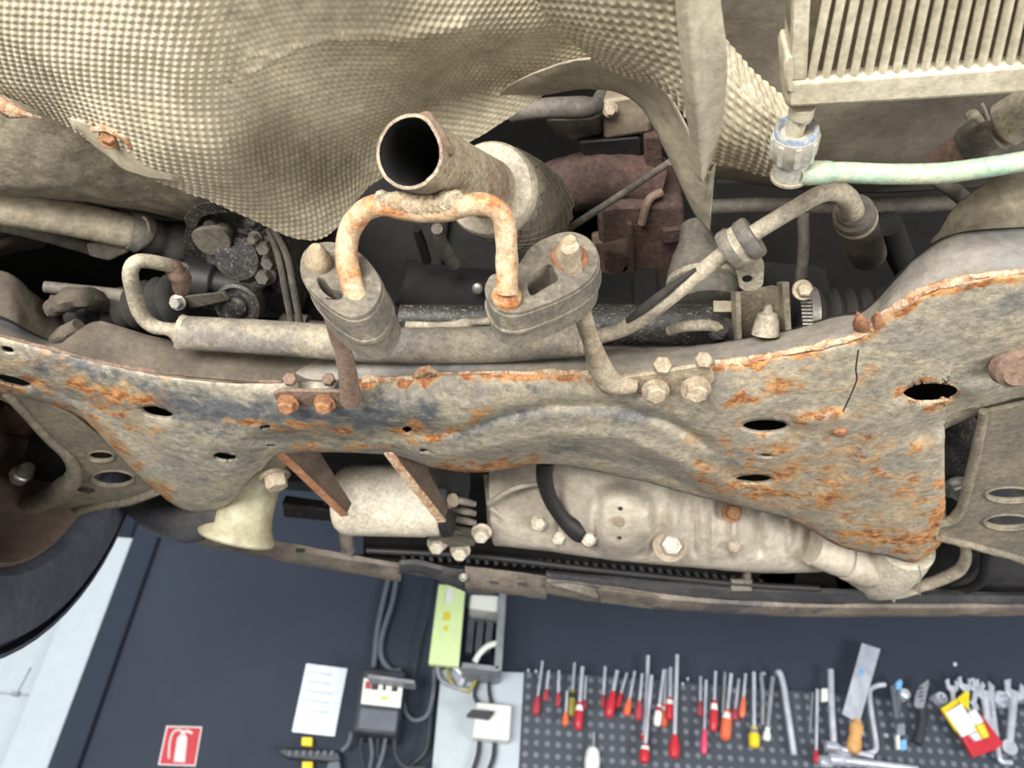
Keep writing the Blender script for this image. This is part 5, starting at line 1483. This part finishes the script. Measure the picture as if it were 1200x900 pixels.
# folding knife
fk = thing('folding_knife', 'black handled knife with serrated grey blade', 'knife', wp(*c8(515, 712), .06))
MB().prism([wp(*c8(x, y), .062) for x, y in ((590, 305), (594, 330), (570, 440), (560, 485), (530, 508), (498, 470), (508, 400), (530, 350))], (0, .004, 0)).build('blade', 'tool_dull', fk)
for k in range(4):
    MB().prism([wp(*c8(x, y), .0635) for x, y in ((530 + k * 6 - 12 + 12 * (k % 2), 360 + 26 * k), (560 + 2 * k - 8, 352 + 26 * k), (556, 366 + 26 * k), (524, 372 + 26 * k))], (0, .001, 0)).build('blade_slot', 'pegboard', fk)
MB().wire([wp(*c8(545, 500), .062), wp(*c8(550, 560), .062), wp(*c8(535, 640), .062), wp(*c8(515, 715), .062)], .016, 12).build('handle', 'black_plastic', fk)
# pliers
pk = thing('pliers', 'pliers with pale blue tips right of the cranked key', 'pliers', wp(*c8(420, 755), .06))
MB().prism([wp(*c8(x, y), .07) for x, y in ((382, 325), (412, 300), (426, 320), (420, 368), (385, 372))], (0, .02, 0)).build('jaw_tip', 'blue_paint', pk, bevel=.003)
rodw(MB(), c8(400, 370), c8(385, 560), .014, .010).build('arm', 'grey_plastic', pk)
rodw(MB(), c8(360, 350), c8(385, 560), .010, .010, .07).build('arm', 'grey_plastic', pk)
MB().prism([wp(*c8(x, y), .07) for x, y in ((388, 590), (440, 580), (445, 660), (395, 670))], (0, .02, 0)).build('hinge', 'tool_dull', pk, bevel=.004)
MB().prism([wp(*c8(x, y), .07) for x, y in ((385, 660), (405, 655), (412, 755), (392, 752))], (0, .02, 0)).build('grip', 'white_plastic', pk, bevel=.004)
MB().prism([wp(*c8(x, y), .07) for x, y in ((415, 690), (452, 685), (455, 755), (415, 762))], (0, .02, 0)).build('grip', 'blue_paint', pk, bevel=.004)
q = wp(*c8(440, 398), .07)
tag(MB().lathe(q + V(0, .04, 0), (0, -1, 0), [(0, .02), (.03, .022), (.045, .016), (.05, .007)], 18).build('socket_piece', 'tool_steel'), 'round silver socket hanging beside the blue-tipped pliers', 'socket')

# packages
pg = thing('blister_pack', 'yellow and red blister pack with white label and yellow header', 'package', wp(*c8(900, 800), .08))
MB().prism([wp(*c8(x, y), .09) for x, y in ((672, 490), (760, 440), (960, 700), (1010, 760), (880, 805), (810, 680))], (0, .02, 0)).build('red_card', 'red_plastic', pg, bevel=.003)
MB().prism([wp(*c8(x, y), .094) for x, y in ((672, 490), (768, 432), (782, 460), (690, 520))], (0, .01, 0)).build('yellow_header', 'yellow_plastic', pg)
MB().prism([wp(*c8(x, y), .094) for x, y in ((770, 432), (830, 380), (852, 390), (846, 500), (800, 462))], (0, .01, 0)).build('yellow_header', 'yellow_plastic', pg)
MB().prism([wp(*c8(x, y), .096) for x, y in ((700, 520), (800, 460), (905, 630), (808, 675))], (0, .01, 0)).build('white_label', 'white_plastic', pg)
MB().prism([wp(*c8(x, y), .094) for x, y in ((690, 520), (704, 512), (810, 672), (760, 625))], (0, .01, 0)).build('yellow_edge', 'yellow_plastic', pg)
for k in range(4):
    MB().prism([wp(*c8(x, y), .0968) for x, y in ((738 + k * 24, 532 + k * 34), (808 + k * 20, 492 + k * 36), (812 + k * 20, 500 + k * 36), (742 + k * 24, 541 + k * 34))], (0, .001, 0)).build('label_print', 'print_grey', pg)
MB().prism([wp(*c8(x, y), .099) for x, y in ((850, 660), (900, 640), (930, 690), (890, 700))], (0, .01, 0)).build('clear_window', 'print_grey', pg)
pr_ = thing('blister_pack', 'red blister pack with white tube behind the yellow-headed pack', 'package', wp(*c8(1040, 770), .06))
MB().prism([wp(*c8(x, y), .072) for x, y in ((860, 500), (930, 530), (1070, 715), (1010, 765), (940, 690))], (0, .02, 0)).build('red_card', 'red_plastic', pr_, bevel=.003)
rodw(MB(), c8(862, 510), c8(915, 590), .018, .016, .10).build('white_tube', 'white_plastic', pr_)
rodw(MB(), c8(912, 600), c8(955, 680), .018, .014, .10).build('orange_tube', 'yellow_plastic', pr_)


# wrenches
def wrench(head, foot, r, lab, hs=2.6, mtn='tool_steel'):
    t = thing('spanner', lab, 'spanner', wp(*foot, .06), None)
    rodw(MB(), head, foot, r, r * .85, .06).build('shaft', mtn, t)
    q = wp(*head, .06)
    dn = (q - wp(*foot, .06)).normalized()
    sd = dn.cross(V(0, 1, 0)).normalized()
    w_ = r * hs
    pts = [q - dn * r * 2, q - sd * w_ * .8, q - sd * w_ + dn * w_ * 1.1, q - sd * w_ * .45 + dn * w_ * 1.5, q - sd * w_ * .4 + dn * w_ * .5, q + sd * w_ * .4 + dn * w_ * .5, q + sd * w_ * .45 + dn * w_ * 1.5, q + sd * w_ + dn * w_ * 1.1, q + sd * w_ * .8]
    MB().prism([p + V(0, -.006, 0) for p in pts], (0, .012, 0)).build('open_jaw', mtn, t, bevel=.002)
    q = wp(*foot, .06)
    MB().lathe(q + V(0, -.007, 0), (0, 1, 0), [(0, r * 1.8), (.014, r * 1.8)], 14).build('ring_end', mtn, t, bevel=.002)
    return t


wrench(c8(742, 370), c8(752, 470), .009, 'small open spanner above the yellow header')
wrench(c8(824, 362), c8(835, 480), .010, 'short spanner standing behind the yellow pack corner')
wrench(c8(893, 372), c8(872, 480), .010, 'leaning spanner crossing behind the red pack')
wrench(c8(948, 410), c8(968, 590), .014, 'broad steel spanner right of the yellow and red packs')
wrench(c8(1135, 410), c8(1106, 740), .014, 'long spanner with open jaw, rightmost of the full-length spanners')
rodtool('bent_key', [c8(985, 355), c8(998, 480), c8(1020, 650), c8(1040, 790), c8(1060, 832), c8(1120, 838)], .009, 'long thin key bent at the foot between the two big spanners', 'hex key')
for (x, y, rr, lab) in ((660, 432, .022, 'round silver socket hanging left of the yellow header'), (1050, 440, .030, 'large silver socket hanging between the two big spanners'), (1195, 410, .022, 'silver socket beyond the rightmost long spanner')):
    q = wp(*c8(x, y), .03)
    tag(MB().lathe(q + V(0, .03, 0), (0, -1, 0), [(0, rr), (.045, rr), (.05, rr * .85), (.05, rr * .55), (.03, rr * .5)], 18).build('socket_piece', 'tool_steel'), lab, 'socket')
for (x, y) in ((180, 665), (335, 680)):
    q = wp(*c8(x, y), .03)
    tag(MB().lathe(q + V(0, .02, 0), UP, [(-.02, .008), (.0, .011), (.02, .008)], 10).build('drill_bit_holder', 'tool_steel'), 'tiny silver clip on the perforated panel near the cranked key', 'clip', 'tiny clips on the panel')
q = wp(*c8(757, 210), 0)
tag(MB().lathe(q, (0, -1, 0), [(0, .007), (.004, .007), (.006, .003)], 12).build('wall_screw', 'tool_steel'), 'single bright screw head in the navy wall above the packs', 'screw')
